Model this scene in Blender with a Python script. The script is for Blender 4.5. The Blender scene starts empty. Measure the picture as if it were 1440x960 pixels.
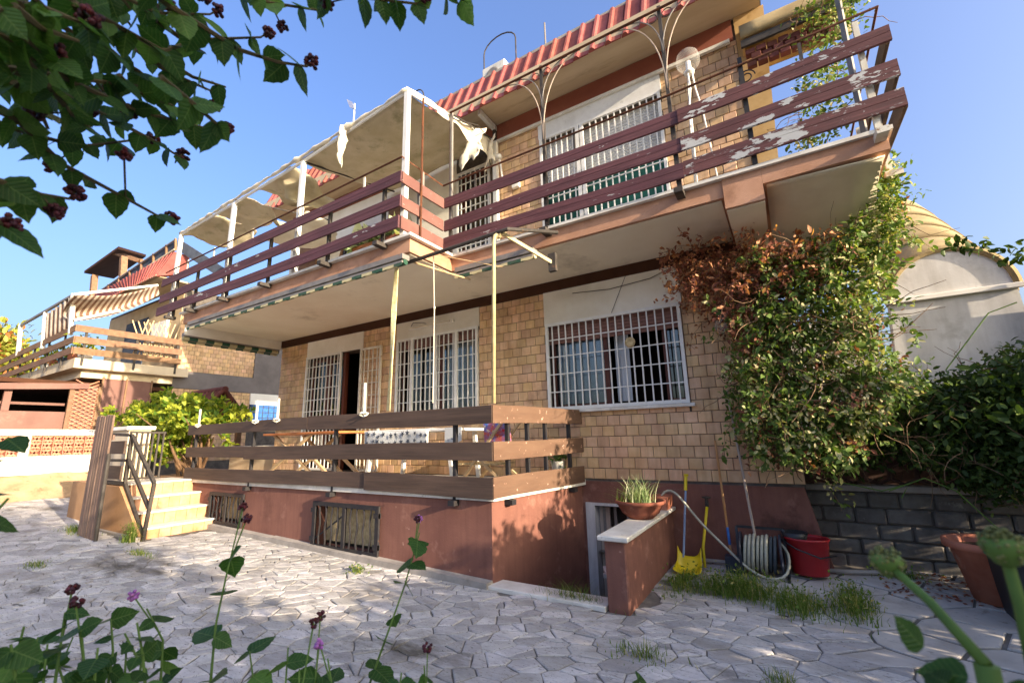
import bpy, math, random
import numpy as np
from mathutils import Vector, Matrix
random.seed(7); rng = np.random.default_rng(11)
scene = bpy.context.scene
col = scene.collection
# ------------------------------------------------------------------ camera
CAM_H = 1.55
Rm = np.array([[0.851, 0.524, -0.024], [-0.131, 0.168, -0.977], [-0.508, 0.835, 0.212]])
def _dirs():
    a = np.array((-1040., 160.)); b = np.array((390., 125.))
    f = math.sqrt(-(a @ b))
    d1 = np.array([a[0], a[1], f]); d1 /= np.linalg.norm(d1)
    d2 = np.array([b[0], b[1], f]); d2 /= np.linalg.norm(d2)
    X = -d1; Y = d2; Z = np.cross(X, Y)
    return f, np.stack([X, Y, Z], 1)
FPX, Rm = _dirs()
CPOS = np.array([0, 0, CAM_H])
def ray(px, py): return Rm.T @ np.array([px - 720, py - 480, FPX])
def W(px, py, ax, val):                      # photograph pixel -> point on a world plane
    d = ray(px, py); return CPOS + d * ((val - CPOS[ax]) / d[ax])
def WD(px, py, dist):
    d = ray(px, py); return CPOS + d / np.linalg.norm(d) * dist
cam = bpy.data.cameras.new('camera'); camo = bpy.data.objects.new('camera', cam); col.objects.link(camo)
cam.sensor_width = 36; cam.lens = FPX / 1440 * 36; cam.clip_start = 0.02; cam.clip_end = 3000
right = Rm[0]; up = -Rm[1]; back = -Rm[2]
m = Matrix.Identity(4)
for i in range(3):
    m[i][0] = right[i]; m[i][1] = up[i]; m[i][2] = back[i]; m[i][3] = CPOS[i]
camo.matrix_world = m
cam.dof.use_dof = True; cam.dof.focus_distance = 6.0; cam.dof.aperture_fstop = 7.0
scene.camera = camo
# ------------------------------------------------------------------ light
SUN = np.array([1.0, -0.15, 0.285])
SUN_EL = math.atan2(SUN[2], math.hypot(SUN[0], SUN[1])); SUN_ROT = math.atan2(SUN[0], SUN[1])
SKY_GAMMA, SKY_HUE, SKY_SAT, SKY_VAL = .82, .516, 1.25, .95
w = bpy.data.worlds.new('World'); scene.world = w; w.use_nodes = True
nt = w.node_tree; bg = nt.nodes['Background']
sky = nt.nodes.new('ShaderNodeTexSky'); sky.sky_type = 'NISHITA'; sky.sun_disc = False
sky.sun_elevation = SUN_EL; sky.sun_rotation = SUN_ROT
sky.air_density = 1.0; sky.dust_density = 8.0; sky.ozone_density = 3.0
gm_ = nt.nodes.new('ShaderNodeGamma'); gm_.inputs[1].default_value = SKY_GAMMA          # hazeless, even film-like response of the whole sky
hs_ = nt.nodes.new('ShaderNodeHueSaturation'); hs_.inputs['Hue'].default_value = SKY_HUE; hs_.inputs['Saturation'].default_value = SKY_SAT; hs_.inputs['Value'].default_value = SKY_VAL
nt.links.new(sky.outputs[0], gm_.inputs[0]); nt.links.new(gm_.outputs[0], hs_.inputs['Color'])
nt.links.new(hs_.outputs[0], bg.inputs[0]); bg.inputs[1].default_value = 0.15
sl = bpy.data.lights.new('sun', 'SUN'); sl.energy = 2.8; sl.angle = math.radians(0.5); sl.color = (1.0, 0.83, 0.62)
so = bpy.data.objects.new('sun', sl); col.objects.link(so)
so.rotation_euler = Vector((-SUN[0], -SUN[1], -SUN[2])).to_track_quat('-Z', 'Y').to_euler()
so.location = (30, -5, 12)
vs = scene.view_settings; vs.view_transform = 'Standard'; vs.look = 'None'; vs.gamma = 1; vs.use_curve_mapping = False
vs.exposure = 2.08
scene.render.resolution_x = 1024; scene.render.resolution_y = 682
# ------------------------------------------------------------------ materials
def s2l(h):
    h = h.lstrip('#'); c = [int(h[i:i+2], 16) / 255 for i in (0, 2, 4)]
    return tuple(((x + .055) / 1.055) ** 2.4 if x > .04 else x / 12.92 for x in c) + (1,)
def N(nt, t, **kw):
    n = nt.nodes.new(t)
    for k, v in kw.items():
        if isinstance(k, str) and hasattr(n, k): setattr(n, k, v)
    return n
def math_(nt, op, a, b=None, c=None, clamp=False):
    n = nt.nodes.new('ShaderNodeMath'); n.operation = op; n.use_clamp = clamp
    for i, x in enumerate((a, b, c)):
        if x is None: continue
        if isinstance(x, (int, float)): n.inputs[i].default_value = x
        else: nt.links.new(x, n.inputs[i])
    return n.outputs[0]
def noise_(nt, vec, scale, detail=5, rough=.6):
    n = nt.nodes.new('ShaderNodeTexNoise'); n.inputs['Scale'].default_value = scale
    n.inputs['Detail'].default_value = detail; n.inputs['Roughness'].default_value = rough
    nt.links.new(vec, n.inputs['Vector']); return n.outputs[0]
def mix_(nt, fac, a, b, mode='MIX'):
    n = nt.nodes.new('ShaderNodeMix'); n.data_type = 'RGBA'; n.blend_type = mode
    for idx, x in ((0, fac), (6, a), (7, b)):
        if isinstance(x, (tuple, list)): n.inputs[idx].default_value = x
        elif isinstance(x, (int, float)): n.inputs[idx].default_value = x
        else: nt.links.new(x, n.inputs[idx])
    return n.outputs[2]
def ramp_(nt, v, lo, hi):
    n = nt.nodes.new('ShaderNodeMapRange'); n.clamp = True
    n.inputs['From Min'].default_value = lo; n.inputs['From Max'].default_value = hi
    nt.links.new(v, n.inputs['Value']); return n.outputs[0]
MATS = {}
def mat(name, c1, c2=None, rough=.8, ns=3., stretch=(1, 1, 1), bump=0., bs=60., var=0., metal=0., spots=None, spec=.3,
        streak=None, rot=None, bdist=.004):
    """procedural surface: two-tone noise, per-piece variation, optional peeling spots (colour, scale, lo, hi, stretch) and bump"""
    M = bpy.data.materials.new(name); M.use_nodes = True; nt = M.node_tree; P = nt.nodes['Principled BSDF']
    geo = nt.nodes.new('ShaderNodeNewGeometry')
    mp = nt.nodes.new('ShaderNodeMapping'); mp.inputs['Scale'].default_value = stretch
    if rot: mp.inputs['Rotation'].default_value = rot
    nt.links.new(geo.outputs['Position'], mp.inputs[0]); v = mp.outputs[0]
    a = s2l(c1) if isinstance(c1, str) else c1
    b = (s2l(c2) if isinstance(c2, str) else c2) if c2 else tuple(x * .7 for x in a[:3]) + (1,)
    n1 = noise_(nt, v, ns, 6, .62)
    c = mix_(nt, ramp_(nt, n1, .36, .64), a, b)
    if var:
        oi = nt.nodes.new('ShaderNodeObjectInfo')
        r = math_(nt, 'FRACT', math_(nt, 'ADD', geo.outputs['Random Per Island'], oi.outputs['Random']))
        val = math_(nt, 'MULTIPLY_ADD', r, 2 * var, 1 - var)
        h = nt.nodes.new('ShaderNodeHueSaturation'); nt.links.new(val, h.inputs['Value'])
        r2 = math_(nt, 'FRACT', math_(nt, 'MULTIPLY', r, 17.3))
        nt.links.new(math_(nt, 'MULTIPLY_ADD', r2, .5 * var, 1 - .25 * var), h.inputs['Saturation'])
        nt.links.new(math_(nt, 'MULTIPLY_ADD', r2, .12 * var, .5 - .06 * var), h.inputs['Hue'])
        nt.links.new(c, h.inputs['Color']); c = h.outputs[0]
    if streak:                                # fine grain / grime along an axis
        mp2 = nt.nodes.new('ShaderNodeMapping'); mp2.inputs['Scale'].default_value = streak[0]
        nt.links.new(geo.outputs['Position'], mp2.inputs[0])
        n2 = noise_(nt, mp2.outputs[0], streak[1], 5, .6)
        c = mix_(nt, math_(nt, 'MULTIPLY', ramp_(nt, n2, .45, .7), streak[3]), c, s2l(streak[2]))
    if spots:
        for sp in (spots if isinstance(spots, list) else [spots]):
            cc, sc, lo, hi = sp[:4]
            vv = v
            if len(sp) > 4:
                mp3 = nt.nodes.new('ShaderNodeMapping'); mp3.inputs['Scale'].default_value = sp[4]
                nt.links.new(geo.outputs['Position'], mp3.inputs[0]); vv = mp3.outputs[0]
            n3 = noise_(nt, vv, sc, 8, .65)
            c = mix_(nt, ramp_(nt, n3, lo, hi), c, s2l(cc) if isinstance(cc, str) else cc)
    nt.links.new(c, P.inputs['Base Color'])
    P.inputs['Roughness'].default_value = rough; P.inputs['Metallic'].default_value = metal
    P.inputs['Specular IOR Level'].default_value = spec
    if bump:
        nb = noise_(nt, v, bs, 6, .65)
        B = nt.nodes.new('ShaderNodeBump'); B.inputs['Strength'].default_value = bump; B.inputs['Distance'].default_value = bdist
        nt.links.new(nb, B.inputs['Height']); nt.links.new(B.outputs[0], P.inputs['Normal'])
    MATS[name] = M; return M
def leafmat(name, c1, c2, c3=None, trans=.35, rough=.5, frac=.1, veins=None):
    """leaf: colour varies from leaf to leaf, light passes through"""
    M = bpy.data.materials.new(name); M.use_nodes = True; nt = M.node_tree; P = nt.nodes['Principled BSDF']
    geo = nt.nodes.new('ShaderNodeNewGeometry')
    r = geo.outputs['Random Per Island']
    big = noise_(nt, geo.outputs['Position'], 2.2, 3)
    f = math_(nt, 'ADD', math_(nt, 'MULTIPLY', r, .6), math_(nt, 'MULTIPLY_ADD', ramp_(nt, big, .35, .65), .4, 0.))
    c = mix_(nt, f, s2l(c1), s2l(c2))
    if c3:
        r2 = math_(nt, 'FRACT', math_(nt, 'MULTIPLY', r, 31.7))
        c = mix_(nt, math_(nt, 'LESS_THAN', r2, frac), c, s2l(c3))
    if veins:
        uv = nt.nodes.new('ShaderNodeUVMap'); sx_ = nt.nodes.new('ShaderNodeSeparateXYZ'); nt.links.new(uv.outputs[0], sx_.inputs[0])
        av = math_(nt, 'ABSOLUTE', sx_.outputs[1])
        fr = math_(nt, 'ABSOLUTE', math_(nt, 'SUBTRACT', math_(nt, 'FRACT', math_(nt, 'SUBTRACT', math_(nt, 'MULTIPLY', sx_.outputs[0], 7.5), math_(nt, 'MULTIPLY', av, 5.))), .5))
        side = math_(nt, 'LESS_THAN', fr, .05); midr = math_(nt, 'LESS_THAN', av, .016)
        ve_ = math_(nt, 'MAXIMUM', side, midr)
        c = mix_(nt, math_(nt, 'MULTIPLY', ve_, .3), c, s2l(veins))
        blot = noise_(nt, geo.outputs['Position'], 90, 4)
        c = mix_(nt, math_(nt, 'MULTIPLY', ramp_(nt, blot, .45, .7), .35), c, s2l('#1c2c16'))
        bp_ = nt.nodes.new('ShaderNodeBump'); bp_.inputs['Strength'].default_value = .5; bp_.inputs['Distance'].default_value = .002
        nt.links.new(math_(nt, 'ADD', fr, math_(nt, 'MULTIPLY', blot, .4)), bp_.inputs['Height']); nt.links.new(bp_.outputs[0], P.inputs['Normal'])
    nt.links.new(c, P.inputs['Base Color']); P.inputs['Roughness'].default_value = rough
    P.inputs['Specular IOR Level'].default_value = .2
    T = nt.nodes.new('ShaderNodeBsdfTranslucent')
    nt.links.new(mix_(nt, 1.0, c, (1.6, 1.7, .6, 1), 'MULTIPLY'), T.inputs[0])
    X = nt.nodes.new('ShaderNodeMixShader'); X.inputs[0].default_value = trans
    nt.links.new(P.outputs[0], X.inputs[1]); nt.links.new(T.outputs[0], X.inputs[2])
    nt.links.new(X.outputs[0], nt.nodes['Material Output'].inputs[0])
    MATS[name] = M; return M
def glassmat(name, tint=(.8, .85, .85, 1), rough=.02, tr=.75, ior=1.5, milky=0):
    M = bpy.data.materials.new(name); M.use_nodes = True; nt = M.node_tree; nt.nodes.remove(nt.nodes['Principled BSDF'])
    t = nt.nodes.new('ShaderNodeBsdfTransparent'); t.inputs[0].default_value = tint
    g = nt.nodes.new('ShaderNodeBsdfGlossy'); g.inputs['Roughness'].default_value = rough
    fr = nt.nodes.new('ShaderNodeFresnel'); fr.inputs[0].default_value = ior
    x = nt.nodes.new('ShaderNodeMixShader')
    f = math_(nt, 'ADD', fr.outputs[0], 1 - tr - .2, clamp=True)
    if milky: x.inputs[0].default_value = milky; nt.nodes.remove(g); g = nt.nodes.new('ShaderNodeBsdfDiffuse'); g.inputs[0].default_value = (.85, .83, .78, 1)
    else: nt.links.new(f, x.inputs[0])
    nt.links.new(t.outputs[0], x.inputs[1]); nt.links.new(g.outputs[0], x.inputs[2])
    nt.links.new(x.outputs[0], nt.nodes['Material Output'].inputs[0]); MATS[name] = M; return M
def stripemat(name, ca, cb, axis, period, duty=.5, rough=.85, trans=0.):
    M = bpy.data.materials.new(name); M.use_nodes = True; nt = M.node_tree; P = nt.nodes['Principled BSDF']
    geo = nt.nodes.new('ShaderNodeNewGeometry'); sp = nt.nodes.new('ShaderNodeSeparateXYZ')
    nt.links.new(geo.outputs['Position'], sp.inputs[0])
    u = math_(nt, 'FRACT', math_(nt, 'DIVIDE', sp.outputs[axis], period))
    c = mix_(nt, math_(nt, 'GREATER_THAN', u, duty), s2l(ca), s2l(cb))
    n = noise_(nt, geo.outputs['Position'], 9, 5)
    c = mix_(nt, math_(nt, 'MULTIPLY', ramp_(nt, n, .4, .7), .35), c, s2l('#6b6455'))
    nt.links.new(c, P.inputs['Base Color']); P.inputs['Roughness'].default_value = rough
    if trans:
        T = nt.nodes.new('ShaderNodeBsdfTranslucent'); nt.links.new(c, T.inputs[0])
        X = nt.nodes.new('ShaderNodeMixShader'); X.inputs[0].default_value = trans
        nt.links.new(P.outputs[0], X.inputs[1]); nt.links.new(T.outputs[0], X.inputs[2])
        nt.links.new(X.outputs[0], nt.nodes['Material Output'].inputs[0])
    MATS[name] = M; return M
# ------------------------------------------------------------------ mesh helpers
class MB:
    def __init__(s): s.v = []; s.f = []
    def add(s, v, f):
        o = len(s.v); s.v += [tuple(map(float, p)) for p in v]; s.f += [[i + o for i in q] for q in f]; return s
    def box(s, x0, y0, z0, x1, y1, z1):
        x0, x1 = sorted((x0, x1)); y0, y1 = sorted((y0, y1)); z0, z1 = sorted((z0, z1))
        return s.add([(x0,y0,z0),(x1,y0,z0),(x1,y1,z0),(x0,y1,z0),(x0,y0,z1),(x1,y0,z1),(x1,y1,z1),(x0,y1,z1)],
                     [(3,2,1,0),(4,5,6,7),(0,1,5,4),(1,2,6,5),(2,3,7,6),(3,0,4,7)])
    def bbox(s, x0, y0, z0, x1, y1, z1, b=.006):       # box with chamfered edges
        x0, x1 = sorted((x0, x1)); y0, y1 = sorted((y0, y1)); z0, z1 = sorted((z0, z1))
        b = min(b, (x1-x0)*.4, (y1-y0)*.4, (z1-z0)*.4)
        c = [(x0,x1),(y0,y1),(z0,z1)]; v = []; idx = {}
        for i in (0,1):
            for j in (0,1):
                for k in (0,1):
                    for a in range(3):
                        p = [c[0][i], c[1][j], c[2][k]]
                        for q in range(3):
                            if q != a: p[q] += b * (1 if (i,j,k)[q] == 0 else -1)
                        idx[(i,j,k,a)] = len(v); v.append(p)
        f = []
        f += [[idx[(0,0,0,0)],idx[(0,0,1,0)],idx[(0,1,1,0)],idx[(0,1,0,0)]],[idx[(1,0,0,0)],idx[(1,1,0,0)],idx[(1,1,1,0)],idx[(1,0,1,0)]]]
        f += [[idx[(0,0,0,1)],idx[(1,0,0,1)],idx[(1,0,1,1)],idx[(0,0,1,1)]],[idx[(0,1,0,1)],idx[(0,1,1,1)],idx[(1,1,1,1)],idx[(1,1,0,1)]]]
        f += [[idx[(0,0,0,2)],idx[(0,1,0,2)],idx[(1,1,0,2)],idx[(1,0,0,2)]],[idx[(0,0,1,2)],idx[(1,0,1,2)],idx[(1,1,1,2)],idx[(0,1,1,2)]]]
        for j in (0,1):
            for k in (0,1): f.append([idx[(0,j,k,1)],idx[(1,j,k,1)],idx[(1,j,k,2)],idx[(0,j,k,2)]])
        for i in (0,1):
            for k in (0,1): f.append([idx[(i,0,k,0)],idx[(i,1,k,0)],idx[(i,1,k,2)],idx[(i,0,k,2)]])
        for i in (0,1):
            for j in (0,1): f.append([idx[(i,j,0,0)],idx[(i,j,1,0)],idx[(i,j,1,1)],idx[(i,j,0,1)]])
        for i in (0,1):
            for j in (0,1):
                for k in (0,1): f.append([idx[(i,j,k,0)],idx[(i,j,k,1)],idx[(i,j,k,2)]])
        return s.add(v, f)
    def bar(s, p, q, w, h, upv=(0,0,1), jit=0):
        p = np.array(p, float); q = np.array(q, float); d = q - p; L = np.linalg.norm(d); d /= L
        u = np.array(upv, float); sd = np.cross(d, u); n = np.linalg.norm(sd)
        if n < 1e-4: sd = np.cross(d, np.array((0, 1., 0))); n = np.linalg.norm(sd)
        sd /= n; u = np.cross(sd, d)
        v = []
        for e in (p, q):
            for a, b in ((-1,-1),(1,-1),(1,1),(-1,1)): v.append(e + sd * a * w / 2 + u * b * h / 2)
        return s.add(v, [(3,2,1,0),(4,5,6,7),(0,1,5,4),(1,2,6,5),(2,3,7,6),(3,0,4,7)])
    def tube(s, pts, r, n=8, cap=True, closed=False):
        pts = [np.array(p, float) for p in pts]; K = len(pts); rs = r if isinstance(r, (list, tuple, np.ndarray)) else [r] * K
        ring = []; ref = None; v = []
        for i, p in enumerate(pts):
            if closed: d = pts[(i+1) % K] - pts[i-1]
            else: d = pts[min(i+1, K-1)] - pts[max(i-1, 0)]
            d = d / (np.linalg.norm(d) + 1e-9)
            if ref is None:
                ref = np.array((0, 0, 1.)) if abs(d[2]) < .9 else np.array((1., 0, 0))
            a = np.cross(d, ref); a /= (np.linalg.norm(a) + 1e-9); b = np.cross(d, a); ref = -b if False else np.cross(a, d)
            for k in range(n):
                t = 2 * math.pi * k / n; v.append(p + rs[i] * (math.cos(t) * a + math.sin(t) * b))
        f = []
        for i in range(K if closed else K - 1):
            i2 = (i + 1) % K
            for k in range(n): f.append((i*n+k, i*n+(k+1) % n, i2*n+(k+1) % n, i2*n+k))
        if cap and not closed:
            f.append(list(range(n))[::-1]); f.append([(K-1)*n+k for k in range(n)])
        return s.add(v, f)
    def lathe(s, prof, c, n=20, axis=2, sc=(1, 1)):
        v = []; f = []
        for (r, h) in prof:
            for k in range(n):
                t = 2 * math.pi * k / n; p = [0, 0, 0]
                o = [(1, 2), (2, 0), (0, 1)][axis]
                p[o[0]] = r * math.cos(t) * sc[0]; p[o[1]] = r * math.sin(t) * sc[1]; p[axis] = h
                v.append([p[i] + c[i] for i in range(3)])
        for i in range(len(prof) - 1):
            for k in range(n): f.append((i*n+k, i*n+(k+1) % n, (i+1)*n+(k+1) % n, (i+1)*n+k))
        return s.add(v, f)
    def prism(s, pts, vec):
        k = len(pts); vec = np.array(vec, float); a = [np.array(p, float) for p in pts]; b = [p + vec for p in a]
        f = [list(range(k))[::-1], [k + i for i in range(k)]] + [(i, (i+1) % k, k+(i+1) % k, k+i) for i in range(k)]
        return s.add(a + b, f)
    def grid(s, fn, nu, nv):
        v = [fn(i / nu, j / nv) for i in range(nu + 1) for j in range(nv + 1)]
        f = [(i*(nv+1)+j, (i+1)*(nv+1)+j, (i+1)*(nv+1)+j+1, i*(nv+1)+j+1) for i in range(nu) for j in range(nv)]
        return s.add(v, f)
    def build(s, name, m, parent=None, smooth=False, solid=0):
        me = bpy.data.meshes.new(name); me.from_pydata(s.v, [], s.f); me.update()
        return link(name, me, m, parent, smooth, solid)
def link(name, me, m, parent=None, smooth=False, solid=0):
    import bmesh
    if len(me.polygons) < 40000:
        bm = bmesh.new(); bm.from_mesh(me); bmesh.ops.recalc_face_normals(bm, faces=bm.faces); bm.to_mesh(me); bm.free()
    if smooth: me.polygons.foreach_set('use_smooth', [True] * len(me.polygons))
    me.materials.append(MATS[m] if isinstance(m, str) else m)
    o = bpy.data.objects.new(name, me); col.objects.link(o)
    if parent: setp(o, parent)
    if solid:
        sm = o.modifiers.new('solid', 'SOLIDIFY'); sm.thickness = solid; sm.offset = 0
    return o
def setp(o, parent):
    o.parent = parent
    if parent.type == 'EMPTY': o.matrix_parent_inverse = Matrix.Translation(-parent.location)
def tag(o, label=None, cat=None, group=None, kind=None):
    if label: o['label'] = label
    if cat: o['category'] = cat
    if group: o['group'] = group
    if kind: o['kind'] = kind
    return o
def thing(name, label, cat, loc=(0, 0, 0), group=None):
    o = bpy.data.objects.new(name, None); o.location = tuple(float(x) for x in loc); o.empty_display_size = .2
    col.objects.link(o); return tag(o, label, cat, group)
def fastmesh(name, V, F, m, parent=None, kind=None, smooth=False):
    """V (n,3) float array, F (k,c) int array"""
    me = bpy.data.meshes.new(name); k, c = F.shape
    me.vertices.add(len(V)); me.vertices.foreach_set('co', np.ascontiguousarray(V, np.float32).ravel())
    me.loops.add(k * c); me.loops.foreach_set('vertex_index', np.ascontiguousarray(F, np.int32).ravel())
    me.polygons.add(k); me.polygons.foreach_set('loop_start', np.arange(0, k * c, c, dtype=np.int32))
    me.update(calc_edges=True)
    if smooth: me.polygons.foreach_set('use_smooth', [True] * k)
    me.materials.append(MATS[m]); o = bpy.data.objects.new(name, me); col.objects.link(o)
    if parent: setp(o, parent)
    if kind: o['kind'] = kind
    return o
def norm(a): return a / (np.linalg.norm(a, axis=-1, keepdims=True) + 1e-9)
T_SMALL = (np.array([(0,0,0),(.45,.26,.05),(1,0,-.08),(.45,-.26,.05)]), np.array([(0,1,2),(0,2,3)]))
T_OVAL = (np.array([(0,0,0),(.22,.2,.05),(.6,.24,.05),(1,0,-.1),(.6,-.24,.05),(.22,-.2,.05),(.5,0,-.02)]),
          np.array([(0,1,6),(1,2,6),(2,3,6),(3,4,6),(4,5,6),(5,0,6)]))
def _broad():
    # broad pointed leaf with a toothed edge, folded along the midrib
    ts = [0, .06, .16, .28, .40, .52, .64, .76, .88, 1.0]
    ws = [.02, .24, .36, .40, .385, .34, .27, .185, .09, 0.]
    mid = [(t, 0, -.10 * t * t) for t in ts]
    L = []; Rr = []
    for i, (t, w_) in enumerate(zip(ts, ws)):
        tooth = .022 if i % 2 else -.008
        ww = max(w_ + (tooth if 0 < i < 9 else 0), 0)
        z = .16 * ww - .10 * t * t - .05 * (ww ** 2) * 4
        L.append((t - .02, ww, z)); Rr.append((t - .02, -ww, z))
    v = mid + L + Rr; n = len(ts); f = []
    for i in range(n - 1):
        f += [(i, i+1, n+i+1), (i, n+i+1, n+i), (i, 2*n+i+1, i+1), (i, 2*n+i, 2*n+i+1)]
    return np.array(v), np.array(f)
T_BROAD = _broad()
def leaves(name, P, D, Nn, S, tmpl, m, parent=None, kind=None, smooth=False):
    P = np.asarray(P, float); D = norm(np.asarray(D, float)); Nn = np.asarray(Nn, float)
    B = norm(np.cross(Nn, D)); Nn = np.cross(D, B)
    tv, tf = tmpl; S = np.asarray(S, float).reshape(-1, 1, 1)
    V = P[:, None, :] + S * (tv[None, :, 0:1] * D[:, None, :] + tv[None, :, 1:2] * B[:, None, :] + tv[None, :, 2:3] * Nn[:, None, :])
    k = len(tv); F = (tf[None] + (np.arange(len(P)) * k)[:, None, None]).reshape(-1, tf.shape[1])
    o = fastmesh(name, V.reshape(-1, 3), F, m, parent, kind, smooth)
    if len(tv) > 12:
        lay = o.data.uv_layers.new(name='UVMap'); uvs = np.tile(tv[:, :2], (len(P), 1))[F.ravel()]
        lay.data.foreach_set('uv', np.ascontiguousarray(uvs, np.float32).ravel())
    return o
def rnd_dirs(n, bias=(0, 0, 0)): return norm(rng.normal(size=(n, 3)) + np.array(bias))
def blades(name, bases, L, wd, m, parent=None, lean=.5, kind='stuff'):
    """grass blades: bent strips"""
    bases = np.asarray(bases, float); n = len(bases)
    a = rng.uniform(0, 2 * np.pi, n); d = np.stack([np.cos(a), np.sin(a), np.zeros(n)], 1)
    sd = np.stack([-np.sin(a), np.cos(a), np.zeros(n)], 1)
    L = (np.asarray(L) * rng.uniform(.5, 1.1, n))[:, None]; ln = rng.uniform(.1, 1., n)[:, None] * lean
    rows = []
    for t in (0, .35, .7, 1.):
        c = bases + L * (t * np.array((0, 0, 1.)) * (1 - .35 * ln * t) + d * ln * t ** 1.7)
        w_ = wd * (1 - t * .9)
        rows += [c - sd * w_, c + sd * w_]
    V = np.stack(rows, 1); f = np.array([(0,1,3,2),(2,3,5,4),(4,5,7,6)])
    F = (f[None] + (np.arange(n) * 8)[:, None, None]).reshape(-1, 4)
    return fastmesh(name, V.reshape(-1, 3), F, m, parent, kind)
# ------------------------------------------------------------------ material list
mat('tile', '#dcb890', '#cfa67c', rough=.6, ns=5, var=.17, bump=.35, bs=70, spec=.35, streak=((5, 5, .5), 1.6, '#94714f', .45), spots=[('#8a6a4c', 1.6, .6, .8), ('#6d5440', 9, .68, .76)])
mat('grout', '#6a625a', '#504a44', rough=.95, ns=8, bump=.3)
mat('plinth', '#895e50', '#785045', rough=.9, ns=1.6, bump=.6, bs=45, spots=[('#9d7466', 3., .58, .72), ('#5d3d35', 1.2, .58, .78), ('#b08c7c', 7, .68, .72), ('#4f362f', .8, .62, .7)],
    streak=((9, 9, .6), 2.2, '#5d3d35', .25))
mat('fascia', '#bd9278', '#ac7f64', rough=.95, ns=3, bump=.9, bs=120, spots=('#8a6651', 1.7, .6, .75))
mat('soffit', '#f2e8d2', '#e8dbc2', rough=.92, ns=.9, bump=.25, bs=30, spots=[('#b5a88f', 1.1, .6, .82), ('#8a7f6b', 3.4, .70, .78), ('#6f6453', 1.3, .735, .75, (.6, 2, 1))])
mat('panel_cream', '#efeadf', '#ddd5c4', rough=.9, ns=1.2, bump=.2)
mat('soffit_fold', '#e6dcc2', '#d6caae', rough=.8, ns=1.2, bump=.2, spots=('#948871', 2., .64, .8))
mat('band', '#4e3020', '#432818', rough=.9, ns=2, bump=.3)
mat('upper_band', '#955a48', '#8a5040', rough=.9, ns=1.5, bump=.4, spots=('#744338', 2, .6, .8))
mat('marble', '#e4dfd4', '#cdc6b9', rough=.6, ns=4, bump=.2, spots=('#9a948a', 7, .62, .75))
mat('marble_jamb', '#cfd0d0', '#b4b5b6', rough=.6, ns=3, stretch=(3, 3, .7), spots=('#8f9092', 3, .6, .75))
mat('white_metal', '#e9e7e2', '#dedbd3', rough=.5, ns=8, spots=('#b7a48c', 14, .68, .76))
mat('rust_white', '#e2ddcf', '#cfc6b3', rough=.6, ns=8, spots=('#8a6a4a', 18, .62, .7))
mat('board_old', '#5a3338', '#49282c', rough=.72, ns=3, stretch=(.6, 4, 4), bump=.4, bs=50, streak=((.6, 30, 30), 2., '#7d5050', .45),
    spots=[('#a9a6a4', 3.2, .66, .67, (.55, 1, 2.6)), ('#a09a98', 15, .68, .70, (.5, 1, 2.2)), ('#7a4a48', 6, .64, .7)], spec=.5)
mat('board_flaked', '#5c3434', '#4a2a2a', rough=.75, ns=3, stretch=(.6, 4, 4), bump=.5, bs=50, streak=((.6, 30, 30), 2., '#7d5050', .45),
    spots=[('#b4b4b2', 3.1, .57, .58, (.8, 1, 2.0)), ('#8d8a88', 11, .63, .65, (.5, 1, 2.4)), ('#7a4a45', 6, .62, .7)], spec=.5)
mat('board_terrace', '#55443a', '#44352c', rough=.75, ns=2.5, stretch=(.5, 4, 4), bump=.4, bs=40, streak=((.5, 40, 40), 2., '#6b5342', .5),
    spots=('#c99c86', 16, .735, .75, (1, 1, 1)), spec=.4)
mat('board_return_sunlit', '#6f5645', '#624a3b', rough=.8, ns=2.5, stretch=(4, .5, 4), bump=.4, bs=40, streak=((40, .5, 40), 2., '#6a4b39', .4),
    spots=('#d8a894', 15, .64, .66, (1, 1, 1)), spec=.3)  # lighter than the front boards, sunlight on the return is in the colour
mat('iron_black', '#26252a', '#34302e', rough=.6, ns=9, spots=('#5a4232', 12, .66, .74))
mat('iron_rust', '#6b4028', '#4a2c1e', rough=.85, ns=12, bump=.4, bs=90)
mat('iron_dark', '#4a443f', '#38332f', rough=.7, ns=9, spots=('#7a5a42', 10, .62, .72))
mat('iron_grey', '#7d7772', '#8d8781', rough=.6, ns=9, spots=('#9a6a48', 12, .62, .7), metal=.2)
mat('pole_beige', '#cdb98a', '#bba678', rough=.55, ns=10, spots=('#8a7348', 18, .66, .74))
mat('cord', '#dcd2a8', '#c4b67f', rough=.85, ns=20)
mat('roof_tile', '#9c5850', '#84443e', rough=.8, ns=3, var=.14, bump=.4, bs=50, spots=[('#6a3c36', 2.5, .6, .8), ('#c98a7c', 5, .66, .76)])
mat('concrete_soffit', '#c9b79a', '#b8a487', rough=.9, ns=1.5, bump=.4, bs=40, stretch=(.4, 2.5, 1), spots=('#8d7a60', 1.8, .6, .8))
mat('concrete', '#a8a097', '#8f8880', rough=.95, ns=4, bump=.6, bs=60, spots=('#6d675f', 2, .6, .75))
mat('mortar', '#807a72', '#5f5a53', rough=.97, ns=5, bump=.5, bs=60, spots=('#4f4a42', 2, .58, .72))
mat('stone', '#c2bdb8', '#aaa5a0', rough=.8, ns=4, var=.26, bump=.9, bs=42, stretch=(1, 2.2, 1), spec=.35, bdist=.006,
    spots=[('#8a847d', 13, .57, .66, (1, 3.2, 1)), ('#5f5a54', 34, .60, .65, (1, 2.5, 1)), ('#8d857a', 1.1, .5, .75), ('#5f594f', .6, .55, .66), ('#4f4a42', 3., .66, .72)])
mat('slab_stone', '#c0b9b0', '#a9a198', rough=.8, ns=3, var=.08, bump=.6, bs=40, bdist=.005, spots=[('#8f877c', 9, .6, .7), ('#a0978b', 1.5, .5, .7)])
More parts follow.
